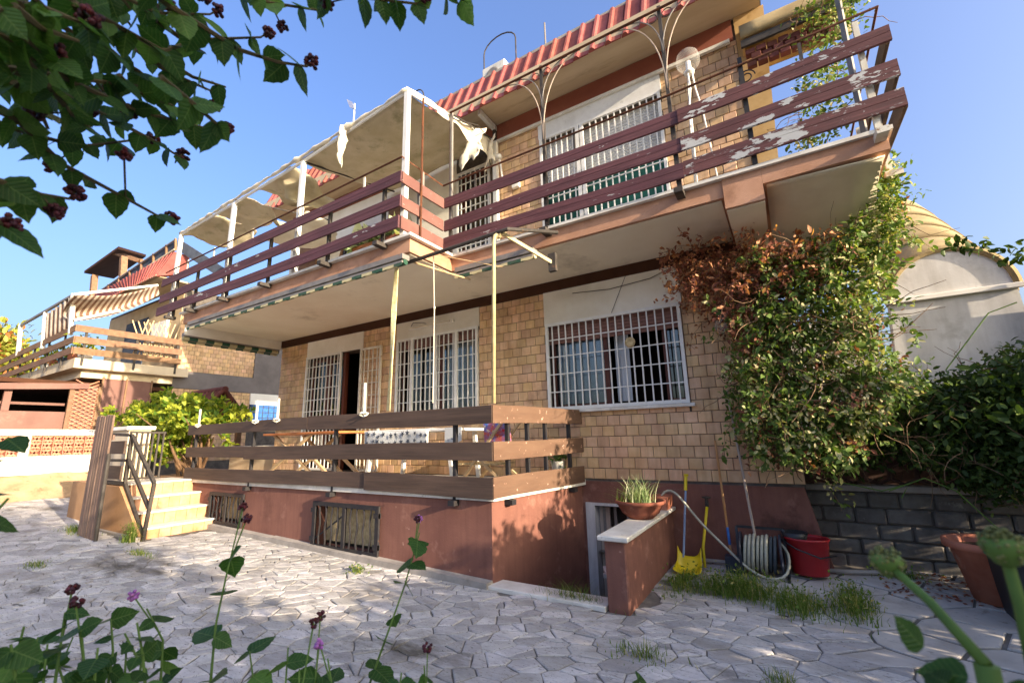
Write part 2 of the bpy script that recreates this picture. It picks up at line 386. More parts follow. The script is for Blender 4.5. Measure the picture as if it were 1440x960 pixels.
mat('step_tile', '#c79c78', '#b3855f', rough=.5, ns=6, var=.14, spots=('#b9824d', 9, .6, .72))
mat('stair_wall', '#b48c66', '#a57d58', rough=.9, ns=2, bump=.4, bs=60)
mat('gate_wood', '#80685a', '#634f44', rough=.8, ns=3, stretch=(6, 6, .6), bump=.4, var=.12, streak=((40, 40, .8), 2, '#9a8272', .5))
mat('terracotta', '#b4735a', '#a5634b', rough=.85, ns=6, bump=.3, spots=('#c99a84', 5, .6, .72))
mat('terracotta_dark', '#8a5240', '#774434', rough=.85, ns=6, bump=.3, spots=('#a98472', 5, .62, .72))
mat('red_plastic', '#a81f24', '#961a20', rough=.4, ns=4, spec=.5)
mat('black_plastic', '#1c1e22', '#25282c', rough=.5, ns=6, spec=.5)
mat('navy_plastic', '#2b3347', '#222a3b', rough=.5, ns=6, spec=.5)
mat('yellow_plastic', '#e0c81e', '#cfb514', rough=.45, ns=5, spec=.5)
mat('blue_metal', '#8fa3c2', '#7f94b5', rough=.5, ns=6)
mat('stick_wood', '#c09060', '#a87848', rough=.7, ns=5, stretch=(4, 4, .5))
mat('stick_grey', '#b9a99a', '#a08f80', rough=.7, ns=5, stretch=(4, 4, .5))
mat('hose', '#b9b7a4', '#a09e8b', rough=.6, ns=12)
mat('hose_dark', '#4a5258', '#3a4147', rough=.6, ns=12)
mat('canvas', '#cdc0a4', '#b8aa8a', rough=.95, ns=2, bump=.5, bs=30, spots=[('#8a8562', 2.2, .55, .75), ('#9c9079', 6, .6, .75)])
mat('canvas_white', '#ded5c3', '#cfc4ae', rough=.95, ns=3, bump=.4, bs=30)
mat('wood_frame', '#6a3524', '#562a1c', rough=.5, ns=4, stretch=(4, 4, .6), spec=.5)
mat('wood_pale', '#d0b48c', '#b99a70', rough=.7, ns=4, stretch=(2, 2, 2))
mat('wood_orange', '#c07a48', '#ab683a', rough=.6, ns=4)
mat('wicker', '#cdb98f', '#a58f66', rough=.9, ns=20, bump=.5)
mat('curtain', '#d9dde2', '#c4c9d0', rough=.95, ns=5, stretch=(9, 9, .3))
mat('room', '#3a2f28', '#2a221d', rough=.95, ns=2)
mat('shutter_roll', '#9c7468', '#8d665b', rough=.8, ns=4)
mat('shutter_green', '#1f5a49', '#184a3c', rough=.5, ns=5, stretch=(1, 1, 6))
mat('shutter_white', '#e6e4df', '#d5d2cb', rough=.6, ns=4, spots=('#b5b0a6', 6, .62, .74))
mat('lamp_white', '#efece4', '#e2ddd2', rough=.4, ns=6)
mat('barrel', '#a8946e', '#8f7c58', rough=.95, ns=2.5, bump=.7, bs=40, spots=[('#85795c', 4, .58, .72), ('#9b9072', 12, .6, .7)])
mat('white_wall', '#dedcd8', '#cdc9c3', rough=.95, ns=1.3, bump=.5, bs=30, bdist=.004, streak=((4, 4, .5), 1.4, '#a39e95', .4), spots=[('#b0aca5', 2.4, .57, .75), ('#8d8880', 1.0, .66, .74)])
mat('block', '#757069', '#5d5852', rough=.97, ns=5, bump=.9, bs=50, var=.15, spots=('#8d8880', 6, .6, .7))
mat('block_screen', '#6a5146', '#54403a', rough=.95, ns=5, bump=.6)
mat('neighbor_band', '#77706f', '#6a6463', rough=.9, ns=2, bump=.3)
mat('brown_panel', '#7d5a50', '#6f4e45', rough=.6, ns=1.5, spots=('#8f6a5e', 2.5, .6, .75))
mat('brown_wood', '#8a6b52', '#755842', rough=.8, ns=3, var=.1, stretch=(.7, 3, 3))
mat('neigh_slab', '#d9c8ad', '#c8b496', rough=.9, ns=1.5, bump=.4, spots=('#a48f74', 2, .6, .75))
mat('breeze', '#c4846c', '#b07058', rough=.9, ns=6, var=.1)
mat('white_paint', '#f0ece4', '#e6e0d5', rough=.85, ns=1.3, spots=('#cfc8ba', 3, .62, .78))
mat('earth', '#b59a78', '#9a7f60', rough=.98, ns=3, bump=1., bs=25, bdist=.02, spots=('#7a6248', 5, .58, .72))
mat('warm_yellow', '#c9a878', '#b5925f', rough=.9, ns=2, bump=.4, spots=('#9c7640', 3, .6, .75))
mat('brick_red', '#7d4a40', '#6a3c34', rough=.9, ns=6, var=.15)
mat('dark_cloth', '#4c5360', '#3d4350', rough=.95, ns=4)
mat('plastic_grey', '#d8d6cf', '#c9c6bd', rough=.5, ns=5, spots=('#a8a49a', 6, .6, .72))
mat('cloth_star', '#d5d6d4', '#c8c9c7', rough=.95, ns=4, spots=('#56616b', 14, .63, .65))
mat('poster', '#d8603a', '#4a7fc4', rough=.6, ns=9, spots=[('#e9d9b0', 16, .58, .62), ('#c7323c', 11, .6, .63)])
mat('pvc_blue', '#2e5fa8', '#3f78c2', rough=.6, ns=12)
mat('bark', '#7a5f45', '#5d4632', rough=.95, ns=14, bump=.8, bs=50)
mat('twig', '#5d5236', '#4a422c', rough=.85, ns=14)
mat('twig_dry', '#8a6f55', '#6d5541', rough=.95, ns=14)
mat('green_stem', '#5f7a35', '#4d672c', rough=.7, ns=14)
mat('soil', '#3a2a1e', '#2a1e15', rough=1, ns=20, bump=.6)
mat('berry', '#5a1f28', '#2c1418', rough=.5, ns=60, var=.4)
mat('petal_purple', '#9a5fa8', '#c27aa8', rough=.6, ns=60, var=.2)
mat('far_wall', '#c9b08c', '#b89e78', rough=.9, ns=2)
mat('teal_green', '#2f6f5c', '#285f4f', rough=.5, ns=5)
stripemat('awning_x', '#1f4a38', '#c9bd92', 0, .42, .5)
stripemat('awning_y', '#1f5240', '#c9bd92', 1, .32, .5)
stripemat('awning_neigh', '#cdbfae', '#80604f', 1, .13, .5, trans=.2)
glassmat('glass', (.75, .8, .82, 1), .02, .72)
glassmat('glass_globe', (.98, .97, .96, 1), .05, .8, 1.25, .13)
glassmat('glass_amber', (.95, .78, .45, 1), .05, .78, 1.3, .18)
leafmat('leaf_vine', '#435c2a', '#72863f', '#b9b283', trans=.25, frac=.16)
leafmat('leaf_vine_pale', '#7a8440', '#a8a468', '#c9bf92', trans=.25, frac=.3)
leafmat('leaf_vine_dry', '#96604a', '#74463a', '#bf8a66', trans=.3, frac=.25)
leafmat('leaf_hedge', '#2c3d1e', '#4a5f2a', '#7a8a48', trans=.22, frac=.06)
leafmat('leaf_shrub', '#7d9030', '#b3b545', '#5d7a2c', trans=.35, frac=.25)
leafmat('leaf_lantana', '#2c4a26', '#42642f', '#587a3a', trans=.38, frac=.15, veins='#8aa062')
leafmat('leaf_tree', '#2f4a22', '#48632a', trans=.3)
leafmat('leaf_far', '#7a8a30', '#a59a48', '#a5683a', trans=.2, frac=.2)
leafmat('grass', '#4a6628', '#74863a', '#a59c60', trans=.3, frac=.15)
leafmat('leaf_spider', '#5f7a4a', '#9aa878', '#c9cba8', trans=.25, frac=.25)
# ------------------------------------------------------------------ ground and paving
def gz(x, y):
    z = min(max(-3 - x, 0), 14.5) * .0245
    z += min(max((y - 4.8) / 1.4, 0), 1) * min(max((x + 1.3) / 1.4, 0), 1) * .07
    return z
WX0, WX1, WY0, WY1 = -2.86, -1.60, 4.40, 6.15       # the basement stairwell
xs = [-900, -300, -100, -40, -25] + list(np.arange(-18, -3.2, 1.)) + [-3.0, WX0, -2.2, WX1, -1.3, -.6, .1, .8, 1.5, 2.5, 4, 8, 20, 60, 300, 900]
ys = [-900, -300, -60, -20, -6, -2, 0, 1, 2, 3, 3.7, WY0, 4.8, 5.5, WY1, 6.6, 8, 12, 20, 60, 300, 900]
g = MB(); nx, ny = len(xs), len(ys)
g.v = [(x, y, gz(x, y) - .006) for x in xs for y in ys]
for i in range(nx - 1):
    for j in range(ny - 1):
        if xs[i] >= WX0 - .01 and xs[i+1] <= WX1 + .01 and ys[j] >= WY0 - .01 and ys[j+1] <= WY1 + .01: continue
        g.f.append((i*ny+j, (i+1)*ny+j, (i+1)*ny+j+1, i*ny+j+1))
ground = g.build('patio_ground', 'mortar'); tag(ground, 'grey mortar bed of the patio between the paving stones', kind='structure')
def clip(poly, p, n):
    out = []
    for i in range(len(poly)):
        a = poly[i]; b = poly[(i + 1) % len(poly)]; da = (a - p) @ n; db = (b - p) @ n
        if da <= 0: out.append(a)
        if (da < 0 < db) or (db < 0 < da): out.append(a + (b - a) * (da / (da - db)))
    return out
pts = []
def blocked(x, y):
    if y > 4.2 and x < -2.75: return True
    if WX0 - .1 < x < WX1 + .28 and y > 4.2: return True
    if y > 6.1 and x < .1: return True
    if y > 6.45: return True
    if -10.2 < x < -8.55 and y > 3.05: return True
    return False
def zone(x, y): return x > -.35 + (5.2 - y) * .55 and y > 3.9
# random points with varying spacing, in a sheared space so that the stones come out elongated
TH_ = math.radians(28); AN = np.array([[math.cos(TH_), math.sin(TH_)], [-math.sin(TH_) * 1.4, math.cos(TH_) * 1.4]]); ANI = np.linalg.inv(AN)
cell = {}; pts = []
def far_ok(q, r):
    ci, cj = int(q[0] // .45), int(q[1] // .45)
    for a in (-1, 0, 1):
        for b in (-1, 0, 1):
            for (o, ro) in cell.get((ci + a, cj + b), ()):
                if (o[0] - q[0]) ** 2 + (o[1] - q[1]) ** 2 < ((r + ro) / 2) ** 2: return False
    return True
for k in range(44000):
    x, y = random.uniform(-16, 3.2), random.uniform(.7, 6.6)
    if zone(x, y) or (blocked(x, y) and y > 4.8): continue
    r = (.30 if k < 2600 else .20 if k < 8000 else .145 if k < 20000 else .10) * (1.2 if x < -8 else 1.)
    q = AN @ np.array((x, y))
    if far_ok(q, r): cell.setdefault((int(q[0] // .45), int(q[1] // .45)), []).append((q, r)); pts.append(tuple(q))
y = 3.9; row = 0
while y < 6.7:
    x = -1.2 + (row % 2) * .3
    while x < 3.2:
        px_, py_ = x + random.uniform(-.12, .12), y + random.uniform(-.05, .05)
        if zone(px_, py_): pts.append(tuple(AN @ np.array((px_, py_))))
        x += .58
    y += .36; row += 1
pts = np.array(pts); world = pts @ ANI.T
stones = []
for i, p in enumerate(pts):
    pw = world[i]
    if blocked(pw[0], pw[1]): continue
    big = zone(pw[0], pw[1])
    d = np.hypot(*(pts - p).T); nb = np.argpartition(d, 19)[:19]; nb = nb[np.argsort(d[nb])][1:]
    poly = [p + np.array(q) for q in ((-.8, -.8), (.8, -.8), (.8, .8), (-.8, .8))]
    gap = (.03 if big else .010) * random.uniform(.5, 1.6)
    for k in nb:
        n_ = pts[k] - p; L = np.linalg.norm(n_); n_ = n_ / L
        poly = clip(poly, p + n_ * (L / 2 - gap / 2), n_)
        if len(poly) < 3: break
    if len(poly) < 3: continue
    pieces = [poly]
    if not big and random.random() < .42:       # broken stones
        c = sum(poly) / len(poly); t = random.uniform(0, math.pi); n_ = np.array((math.cos(t), math.sin(t))); off = n_ * random.uniform(-.05, .05)
        pieces = [clip(poly, c + off - n_ * .005, n_), clip(poly, c + off + n_ * .005, -n_)]
    for poly in pieces:
        if len(poly) < 3: continue
        poly = [ANI @ q for q in poly]
        if not big:
            q2 = []
            for k in range(len(poly)):
                a, b = poly[k], poly[(k + 1) % len(poly)]; q2.append(a)
                if np.linalg.norm(b - a) > .12: q2.append((a + b) / 2 + rng.uniform(-.008, .008, 2))
            poly = q2
        c = sum(poly) / len(poly); cz = gz(*c)
        ar = .5 * abs(sum(poly[k][0] * poly[k-1][1] - poly[k-1][0] * poly[k][1] for k in range(len(poly))))
        pj = Rm @ (np.array([c[0], c[1], cz]) - CPOS); vis = pj[2] > .5
        inframe = vis and -40 < 720 + FPX * pj[0] / pj[2] < 1480 and 480 + FPX * pj[1] / pj[2] < 1000
        stones.append((ar / max(pj[2], .5) ** 3 * (1 if inframe else 0), poly, c, big))
stones.sort(key=lambda t: -t[0])
def stone_geo(poly, c, b, big):
    k = len(poly); tilt = rng.normal(0, .008, 2); h = random.uniform(.0, .004)
    top = []; mid = []; bot = []
    for q in poly:
        zz = gz(*q) + h + (q - c) @ tilt
        ins = c + (q - c) * (1 - .012 / max(np.linalg.norm(q - c), .05))
        top.append((ins[0], ins[1], zz + .004)); mid.append((q[0], q[1], zz)); bot.append((q[0], q[1], gz(*q) - .03))
    v = bot + mid + top
    f = [[2*k+i for i in range(k)]] + [[k+i, k+(i+1) % k, 2*k+(i+1) % k, 2*k+i] for i in range(k)] + [[i, (i+1) % k, k+(i+1) % k, k+i] for i in range(k)]
    return v, f
rest = MB(); restb = MB()
for i, (s_, poly, c, big) in enumerate(stones):
    v, f = stone_geo(poly, c, .01, big)
    if i < 300:
        MB().add(v, f).build('stone', 'slab_stone' if big else 'stone', ground)
    else: (restb if big else rest).add(v, f)
for r_ in (rest, restb):
    if r_.v: tag(r_.build('stone_field', 'stone', ground), kind='stuff')
# ------------------------------------------------------------------ house
YW = 6.15
house = thing('house', 'two storey house clad in tan tiles with wrap-around balcony and red mansard roof', 'house', (-5, 6.5, 0))
TW, TH = .172, .145
def rects(x0, x1, z0, z1, holes):
    X = sorted({x0, x1, *[h[0] for h in holes], *[h[1] for h in holes]}); Z = sorted({z0, z1, *[h[2] for h in holes], *[h[3] for h in holes]})
    X = [x for x in X if x0 <= x <= x1]; Z = [z for z in Z if z0 <= z <= z1]; out = []
    for i in range(len(X) - 1):
        for j in range(len(Z) - 1):
            cx, cz = (X[i] + X[i+1]) / 2, (Z[j] + Z[j+1]) / 2
            if not any(h[0] < cx < h[1] and h[2] < cz < h[3] for h in holes): out.append((X[i], X[i+1], Z[j], Z[j+1]))
    return out
def tile_list(u0, u1, z0, z1, holes, nohole=(), tw=TW, th=TH):
    out = []; r = 0; z = z0
    while z < z1 - .01:
        u = u0 - (tw / 2 if r % 2 else 0)
        while u < u1 - .01:
            a, b, c, d = max(u, u0), min(u + tw, u1), z, min(z + th, z1)
            segs = [(a, b, c, d)]
            for h in list(holes) + list(nohole):
                ns = []
                for (a, b, c, d) in segs:
                    if b <= h[0] or a >= h[1] or d <= h[2] or c >= h[3]: ns.append((a, b, c, d)); continue
                    if a < h[0] - .03: ns.append((a, h[0], c, d))
                    elif b > h[1] + .03: ns.append((h[1], b, c, d))
                    elif c < h[2] - .03: ns.append((a, b, c, h[2]))
                    elif d > h[3] + .03: ns.append((a, b, h[3], d))
                segs = ns
            out += [s for s in segs if s[1] - s[0] > .03 and s[3] - s[2] > .03]
            u += tw
        z += th; r += 1
    return out
GAP = .007
utile = MB(); b_ = .04
utile.add([(-.5,0,-.5),(.5,0,-.5),(.5,0,.5),(-.5,0,.5),(-.5,-.6,-.5),(.5,-.6,-.5),(.5,-.6,.5),(-.5,-.6,.5),
           (-.5+b_,-1,-.5+b_),(.5-b_,-1,-.5+b_),(.5-b_,-1,.5-b_),(-.5+b_,-1,.5-b_)],
          [(0,1,5,4),(1,2,6,5),(2,3,7,6),(3,0,4,7),(4,5,9,8),(5,6,10,9),(6,7,11,10),(7,4,8,11),(8,9,10,11)])
utile_me = bpy.data.meshes.new('tile'); utile_me.from_pydata(utile.v, [], utile.f); utile_me.update(); utile_me.materials.append(MATS['tile'])
UV = np.array(utile.v); UF = utile.f
def put_tiles(tiles, plane, parent, nobj, thick=.014, order=None, jit=.006, frame='y'):
    """tiles (u0,u1,z0,z1) on plane y (facing -Y) or x (facing +X)"""
    if order: tiles = sorted(tiles, key=order)
    st = MB()
    for i, (a, b, c, d) in enumerate(tiles):
        sx, sz = b - a - GAP, d - c - GAP; cx, cz = (a + b) / 2, (c + d) / 2; t = thick + random.uniform(-1, 1) * .003
        rx, rz = random.uniform(-jit, jit), random.uniform(-jit, jit)
        if i < nobj:
            o = bpy.data.objects.new('tile', utile_me); col.objects.link(o); o.parent = parent
            if frame == 'y': o.location = (cx, plane, cz); o.scale = (sx, t, sz); o.rotation_euler = (rx, 0, rz)
        else:
            v = UV * np.array((sx, t, sz)); v[:, 1] += -v[:, 0] * rz * .5 - v[:, 2] * rx
            if frame == 'y': v = v + np.array((cx, plane, cz))
            else: v = np.stack([-v[:, 1] + plane, v[:, 0] + cx, v[:, 2] + cz], 1)
            st.add(v, UF)
    if st.v: tag(st.build('tile_field', 'tile', parent), kind='stuff')
OPEN_DOOR = (-9.30, -7.42, .96, 3.45); OPEN_MID = (-6.40, -4.42, 1.98, 3.47); OPEN_BIG = (-3.10, -1.04, 1.93, 3.27)
gh = [OPEN_DOOR, OPEN_MID, OPEN_BIG]
gw = MB()
for (a, b, c, d) in rects(-10.35, .08, .92, 4.0, gh): gw.box(a, YW + .0, c, b, YW + .28, d)
gwall = gw.build('ground_floor_wall', 'grout', house)
panels = [(-9.32, -7.40, 3.45, 3.82), (-6.42, -4.40, 3.47, 3.82), (-3.12, -1.02, 3.27, 3.82)]
tl = tile_list(-10.35, .08, .95, 3.82, gh, panels)
put_tiles(tl, YW, gwall, 300, order=lambda t: (t[0] + t[1]) ** 2 / 4 * .6 + (YW) ** 2 - 2.0 * t[0] - 9 * (t[0] > -4.4))
pm = MB()
for k, (a, b, c, d) in enumerate(panels): MB().box(a + .002, YW - .022, c + .002, b - .002, YW - .001, d).build('plaster_panel', 'panel_cream', gwall)
MB().box(-10.37, YW - .035, 3.823, .10, YW + .2, 3.995).build('wall_band', 'band', house)
# left side wall of the house (faces -X, seen edge on)
MB().box(-10.345, YW + .281, .9, -10.1, 12, 4.0).build('side_wall', 'grout', house)
MB().box(-.1, YW + .281, .0, .075, 12, 4.0).build('side_wall', 'grout', house)
# plinth with the basement door
ph = [(-2.55, -1.72, -1.3, .60)]
pl = MB()
for (a, b, c, d) in rects(-2.9, .06, -1.3, .92, ph): pl.box(a, YW - .02, c, b, YW + .3, d)
pl.add([(.06, YW - .02, .92), (.06, YW - .02, -.02), (.24, YW - .06, -.02), (.06, YW + .3, .92), (.06, YW + .3, -.02), (.24, YW + .3, -.02)],
       [(0, 1, 2), (3, 5, 4), (0, 2, 5, 3), (1, 4, 5, 2)])
plinth = pl.build('plinth', 'plinth', house)
MB().box(-2.57, YW - .05, -1.3, -2.44, YW + .12, .60).build('door_jamb', 'marble_jamb', plinth)
MB().box(-2.57, YW - .05, .60, -1.70, YW + .12, .635).build('door_lintel', 'marble_jamb', plinth)
dr = MB().box(-2.44, YW + .16, -1.3, -1.72, YW + .2, .60).build('basement_door', 'room', plinth)
for x in (-2.36, -2.2, -2.02, -1.84): MB().box(x - .02, YW + .10, -1.3, x + .02, YW + .135, .58).build('door_bar', 'iron_grey', plinth)
MB().box(-2.43, YW + .105, -1.3, -2.28, YW + .15, .595).build('door_stile', 'stick_grey', plinth)
# window with frame, bars, panes, curtain and room behind
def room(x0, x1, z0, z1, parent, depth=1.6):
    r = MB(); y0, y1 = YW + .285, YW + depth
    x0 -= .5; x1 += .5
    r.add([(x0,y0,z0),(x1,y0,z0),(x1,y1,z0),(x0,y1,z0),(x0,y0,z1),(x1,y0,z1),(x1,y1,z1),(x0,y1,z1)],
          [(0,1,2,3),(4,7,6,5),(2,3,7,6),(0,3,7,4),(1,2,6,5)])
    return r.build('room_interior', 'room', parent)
def grille(x0, x1, z0, z1, nv, nh, parent, y=YW - .03, fw=.045, name='window_grille', m='white_metal', br=.009, mull=()):
    f = MB()
    f.box(x0, y - .02, z0, x0 + fw, y + .02, z1).box(x1 - fw, y - .02, z0, x1, y + .02, z1)
    f.box(x0 + fw, y - .02, z0, x1 - fw, y + .02, z0 + fw).box(x0 + fw, y - .02, z1 - fw, x1 - fw, y + .02, z1)
    for mx in mull: f.box(mx - .03, y - .022, z0 + fw, mx + .03, y + .022, z1 - fw)
    fr = f.build(name, m, parent)
    xs_ = [x0 + (x1 - x0) * (i + 1) / (nv + 1) for i in range(nv)]
    for x in xs_:
        if any(abs(x - mx) < .045 for mx in mull): continue
        MB().box(x - br, y - br, z0 + fw, x + br, y + br, z1 - fw).build('grille_bar', m, fr)
    for j in range(nh):
        z = z0 + (z1 - z0) * (j + 1) / (nh + 1)
        MB().box(x0 + fw, y - br - .003, z - br * .8, x1 - fw, y + br - .001, z + br * .8).build('grille_rail', m, fr)
    return fr
def curtain(x0, x1, z0, z1, y, parent, m='curtain', amp=.025, fr=26):
    c = MB().grid(lambda u, v: (x0 + (x1 - x0) * u, y + amp * math.sin(fr * u * (x1 - x0) + 2 * math.sin(3 * u)) * (.4 + .6 * (1 - v)), z0 + (z1 - z0) * v), 40, 4)
    return c.build('curtain', m, parent, smooth=True)
def sash(x0, x1, z0, z1, y, parent, fw=.065, glass=True):
    f = MB().box(x0, y, z0, x0 + fw, y + .05, z1).box(x1 - fw, y, z0, x1, y + .05, z1).box(x0 + fw, y, z0, x1 - fw, y + .05, z0 + fw).box(x0 + fw, y, z1 - fw, x1 - fw, y + .05, z1)
    o = f.build('window_sash', 'wood_frame', parent)
    if glass: MB().box(x0 + fw, y + .02, z0 + fw, x1 - fw, y + .026, z1 - fw).build('pane', 'glass', o)
    return o
def roller(x0, x1, z0, z1, y, parent, m='shutter_roll', n=None):
    n = n or max(2, int((z1 - z0) / .05)); h = (z1 - z0) / n
    first = None
    r = MB()
    for k in range(n): r.bbox(x0, y, z0 + k * h, x1, y + .015, z0 + (k + 1) * h - .005, .004)
    return r.build('roller_shutter', m, parent)
# big window on the right
x0, x1, z0, z1 = OPEN_BIG
grille(x0 + .005, x1 - .005, z0 + .005, z1 + .02, 17, 4, house)
room(x0, x1, 1.0, 3.6, house)
sash(x0 + .02, x0 + .95, z0 + .02, z1 - .02, YW + .12, house); curtain(x0 + .1, x0 + .88, z0 + .1, z1 - .25, YW + .19, house)
sash(x0 + 1.75, x1 - .02, z0 + .02, z1 - .02, YW + .12, house, glass=True)
curtain(x0 + 1.0, x0 + 1.22, z0 + .1, z1 - .25, YW + .3, house)
roller(x0 + .01, x1 - .01, z1 - .30, z1 + .01, YW + .07, house)
MB().bbox(x0 - .03, YW - .09, z0 - .045, x1 + .06, YW + .1, z0 + .0).build('window_sill', 'marble', house)
# middle window
x0, x1, z0, z1 = OPEN_MID
grille(x0 + .005, x1 - .005, z0 + .005, z1 + .01, 17, 5, house, mull=(x0 + .42, x0 + 1.02, x0 + 1.5))
room(x0, x1, 1.0, 3.7, house)
for a, b in ((.02, .98), (1.0, 1.96)): sash(x0 + a, x0 + b, z0 + .02, z1 - .1, YW + .12, house)
curtain(x0 + .1, x0 + .9, z0 + .05, z1 - .15, YW + .19, house); curtain(x0 + 1.1, x1 - .1, z0 + .05, z1 - .15, YW + .19, house)
roller(x0 + .01, x1 - .01, z1 - .18, z1 + .005, YW + .07, house)
MB().bbox(x0 - .03, YW - .07, z0 - .045, x1 + .03, YW + .1, z0).build('window_sill', 'marble', house)
# french door on the left: closed grille leaf, open doorway, leaf folded back on the wall
x0, x1, z0, z1 = OPEN_DOOR
grille(x0 + .005, x0 + 1.24, z0 + .01, z1 + .01, 9, 9, house, name='door_grille')
room(x0, x1, .96, 3.7, house, 2.2)
sash(x0 + .02, x0 + .62, z0 + .02, z1 - .05, YW + .12, house); sash(x0 + .64, x0 + 1.24, z0 + .02, z1 - .05, YW + .12, house)
curtain(x0 + .1, x0 + 1.15, z0 + .05, z1 - .15, YW + .2, house)
MB().box(x0 + 1.25, YW + .02, z0, x0 + 1.32, YW + .1, z1).build('door_post', 'wood_frame', house)
MB().box(x1 - .03, YW - .05, z0, x1 - .0015, YW + .1, z1).build('door_post', 'white_metal', house)
gl = grille(x1 + .02, x1 + .64, z0 + .01, z1 - .02, 4, 9, house, y=YW - .07, name='door_grille_leaf', m='rust_white')
MB().box(-7.9, YW + .9, 1.6, -7.55, YW + .93, 2.3).build('checked_cloth', 'pvc_blue', house)
# fluorescent fitting on the panel above the middle window
fl = thing('tube_light', 'white fluorescent tube fitting on the plaster above the middle window', 'lamp', (-5.6, YW - .06, 3.66))
MB().bbox(-6.05, YW - .075, 3.63, -4.95, YW - .023, 3.69).build('housing', 'lamp_white', fl)
MB().tube([(-6.0, YW - .1, 3.645), (-5.0, YW - .1, 3.645)], .016, 8).build('tube', 'canvas_white', fl)
MB().tube([(-6.0, YW - .06, 3.69), (-5.95, YW - .06, 3.76), (-5.7, YW - .05, 3.73), (-5.6, YW - .06, 3.69)], .006, 5).build('cable', 'iron_black', fl)
# ------------------------------------------------------------------ terrace
TY = 4.25
tf = MB()
bh = [(-8.93, -7.88, .23, .71), (-5.96, -4.66, .12, .70)]
for (a, b, c, d) in rects(-9.9, -2.9, -.05, .86, bh): tf.box(a, TY, c, b, TY + .25, d)
tf.add([(-2.9, TY + .002, -1.3), (-2.9, TY + .002, .86), (-2.62, YW - .021, .86), (-2.62, YW - .021, -1.3),
        (-3.2, TY + .26, -1.3), (-3.2, TY + .26, .86), (-3.2, YW - .021, .86), (-3.2, YW - .021, -1.3)],
       [(0,1,2,3),(1,5,6,2),(0,4,5,1),(4,7,6,5)])
tf.box(-9.9, TY + .251, -.05, -9.65, YW, .86)
terr = tf.build('terrace_base', 'plinth', house)
MB().prism([(-9.95, TY - .035, .868), (-2.85, TY - .035, .868), (-2.56, YW - .022, .868), (-9.95, YW - .022, .868)], (0, 0, .075)).build('terrace_slab', 'marble', house)
kb = MB()
for a, b in ((-9.0, -6.9), (-6.9, -4.9), (-4.9, -2.9)):
    kb.prism([(a, TY - .12, gz(a, 4) - .03), (b, TY - .12, gz(b, 4) - .03), (b, TY - .12, gz(b, 4) + .065), (a, TY - .12, gz(a, 4) + .075)], (0, .119, 0))
kb.build('foundation_kerb', 'concrete', house)
for (a, b, c, d) in bh:
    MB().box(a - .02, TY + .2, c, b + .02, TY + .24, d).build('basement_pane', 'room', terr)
    MB().box(a + .05, TY + .15, c + .05, b - .05, TY + .156, d - .05).build('basement_shutter', 'wicker', terr)
    f = MB(); y = TY - .03; fw = .035
    f.box(a - .03, y - .015, c - .02, a + fw, y + .015, d + .02).box(b - fw, y - .015, c - .02, b + .03, y + .015, d + .02)
    f.box(a + fw, y - .015, c - .02, b - fw, y + .015, c + fw).box(a + fw, y - .015, d - fw, b - fw, y + .015, d + .02)
    mx = (a + b) / 2; f.box(mx - .03, y - .017, c + fw, mx + .03, y + .017, d - fw)
    for z in (c + .1, d - .1):
        for x in (a, b): f.box(x - .06, y - .02, z - .03, x + .03, y + .03, z + .03)
    gr = f.build('basement_grille', 'iron_black', terr)
    n = 9 if b - a > 1.2 else 7
    for k in range(n):
        x = a + (b - a) * (k + 1) / (n + 1)
        if abs(x - mx) < .05: continue
        am = .012 * (1 if k % 2 else -1)
        MB().tube([(x + am * math.sin(t * 9 + k), y, c + fw + (d - c - 2 * fw) * t) for t in np.linspace(0, 1, 9)], .014, 6).build('grille_bar', 'iron_black', gr)
    MB().bar((a + fw, y + .012, c + .1), (mx, y + .012, d - .12), .012, .02).build('grille_brace', 'iron_black', gr)
# ------------------------------------------------------------------ first floor slabs
SZ0, SZ1 = 4.0, 4.2
sl_ = MB().box(-10.4, 4.0, SZ0 + .002, -4.0, YW + .3, SZ1)
sl_l = sl_.build('balcony_slab', 'fascia', house)
sl_r = MB().box(-3.998, 4.88, SZ0 + .002, -.27, YW + .3, SZ1).build('balcony_slab', 'fascia', house)
MB().box(-.268, 4.86, 3.86, .10, YW + .3, SZ1).build('balcony_beam', 'fascia', house)
MB().box(.102, 4.86, 4.03, 1.12, 9.0, SZ1).build('balcony_slab', 'fascia', house)
# soffits
MB().box(-10.37, 4.05, SZ0 - .012, -4.04, YW - .036, SZ0).build('soffit', 'soffit', house)
MB().box(-4.038, 4.93, SZ0 - .013, -.30, YW - .036, SZ0 - .001).build('soffit', 'soffit', house)
MB().box(-.262, 4.9, 3.845, .096, YW - .036, 3.858).build('soffit', 'soffit', house)
fold = MB()
def fold_fn(u, v):
    yy = 4.90 + v * (YW - 4.94); x = .13 + u * .95
    z = 4.025 - .50 * (v ** 1.7) + .05 * math.sin(v * 3.1) - .03 * u
    return (x, yy, z)
fold.grid(fold_fn, 4, 14); fold.build('curved_soffit', 'soffit_fold', house, smooth=True, solid=.015)
MB().box(-10.40, 4.04, 3.78, -10.37, YW, 3.999).build('soffit_end_panel', 'panel_cream', house)
MB().box(-.30, YW - .3, 3.55, 1.1, YW - .04, 3.62).build('soffit_ledge', 'soffit', house)
# marble edge
MB().box(-10.47, 3.93, SZ1 + .001, -3.93, YW, SZ1 + .04).build('slab_edging', 'marble', house)
MB().box(-3.928, 4.82, SZ1 + .001, 1.16, YW, SZ1 + .04).build('slab_edging', 'marble', house)
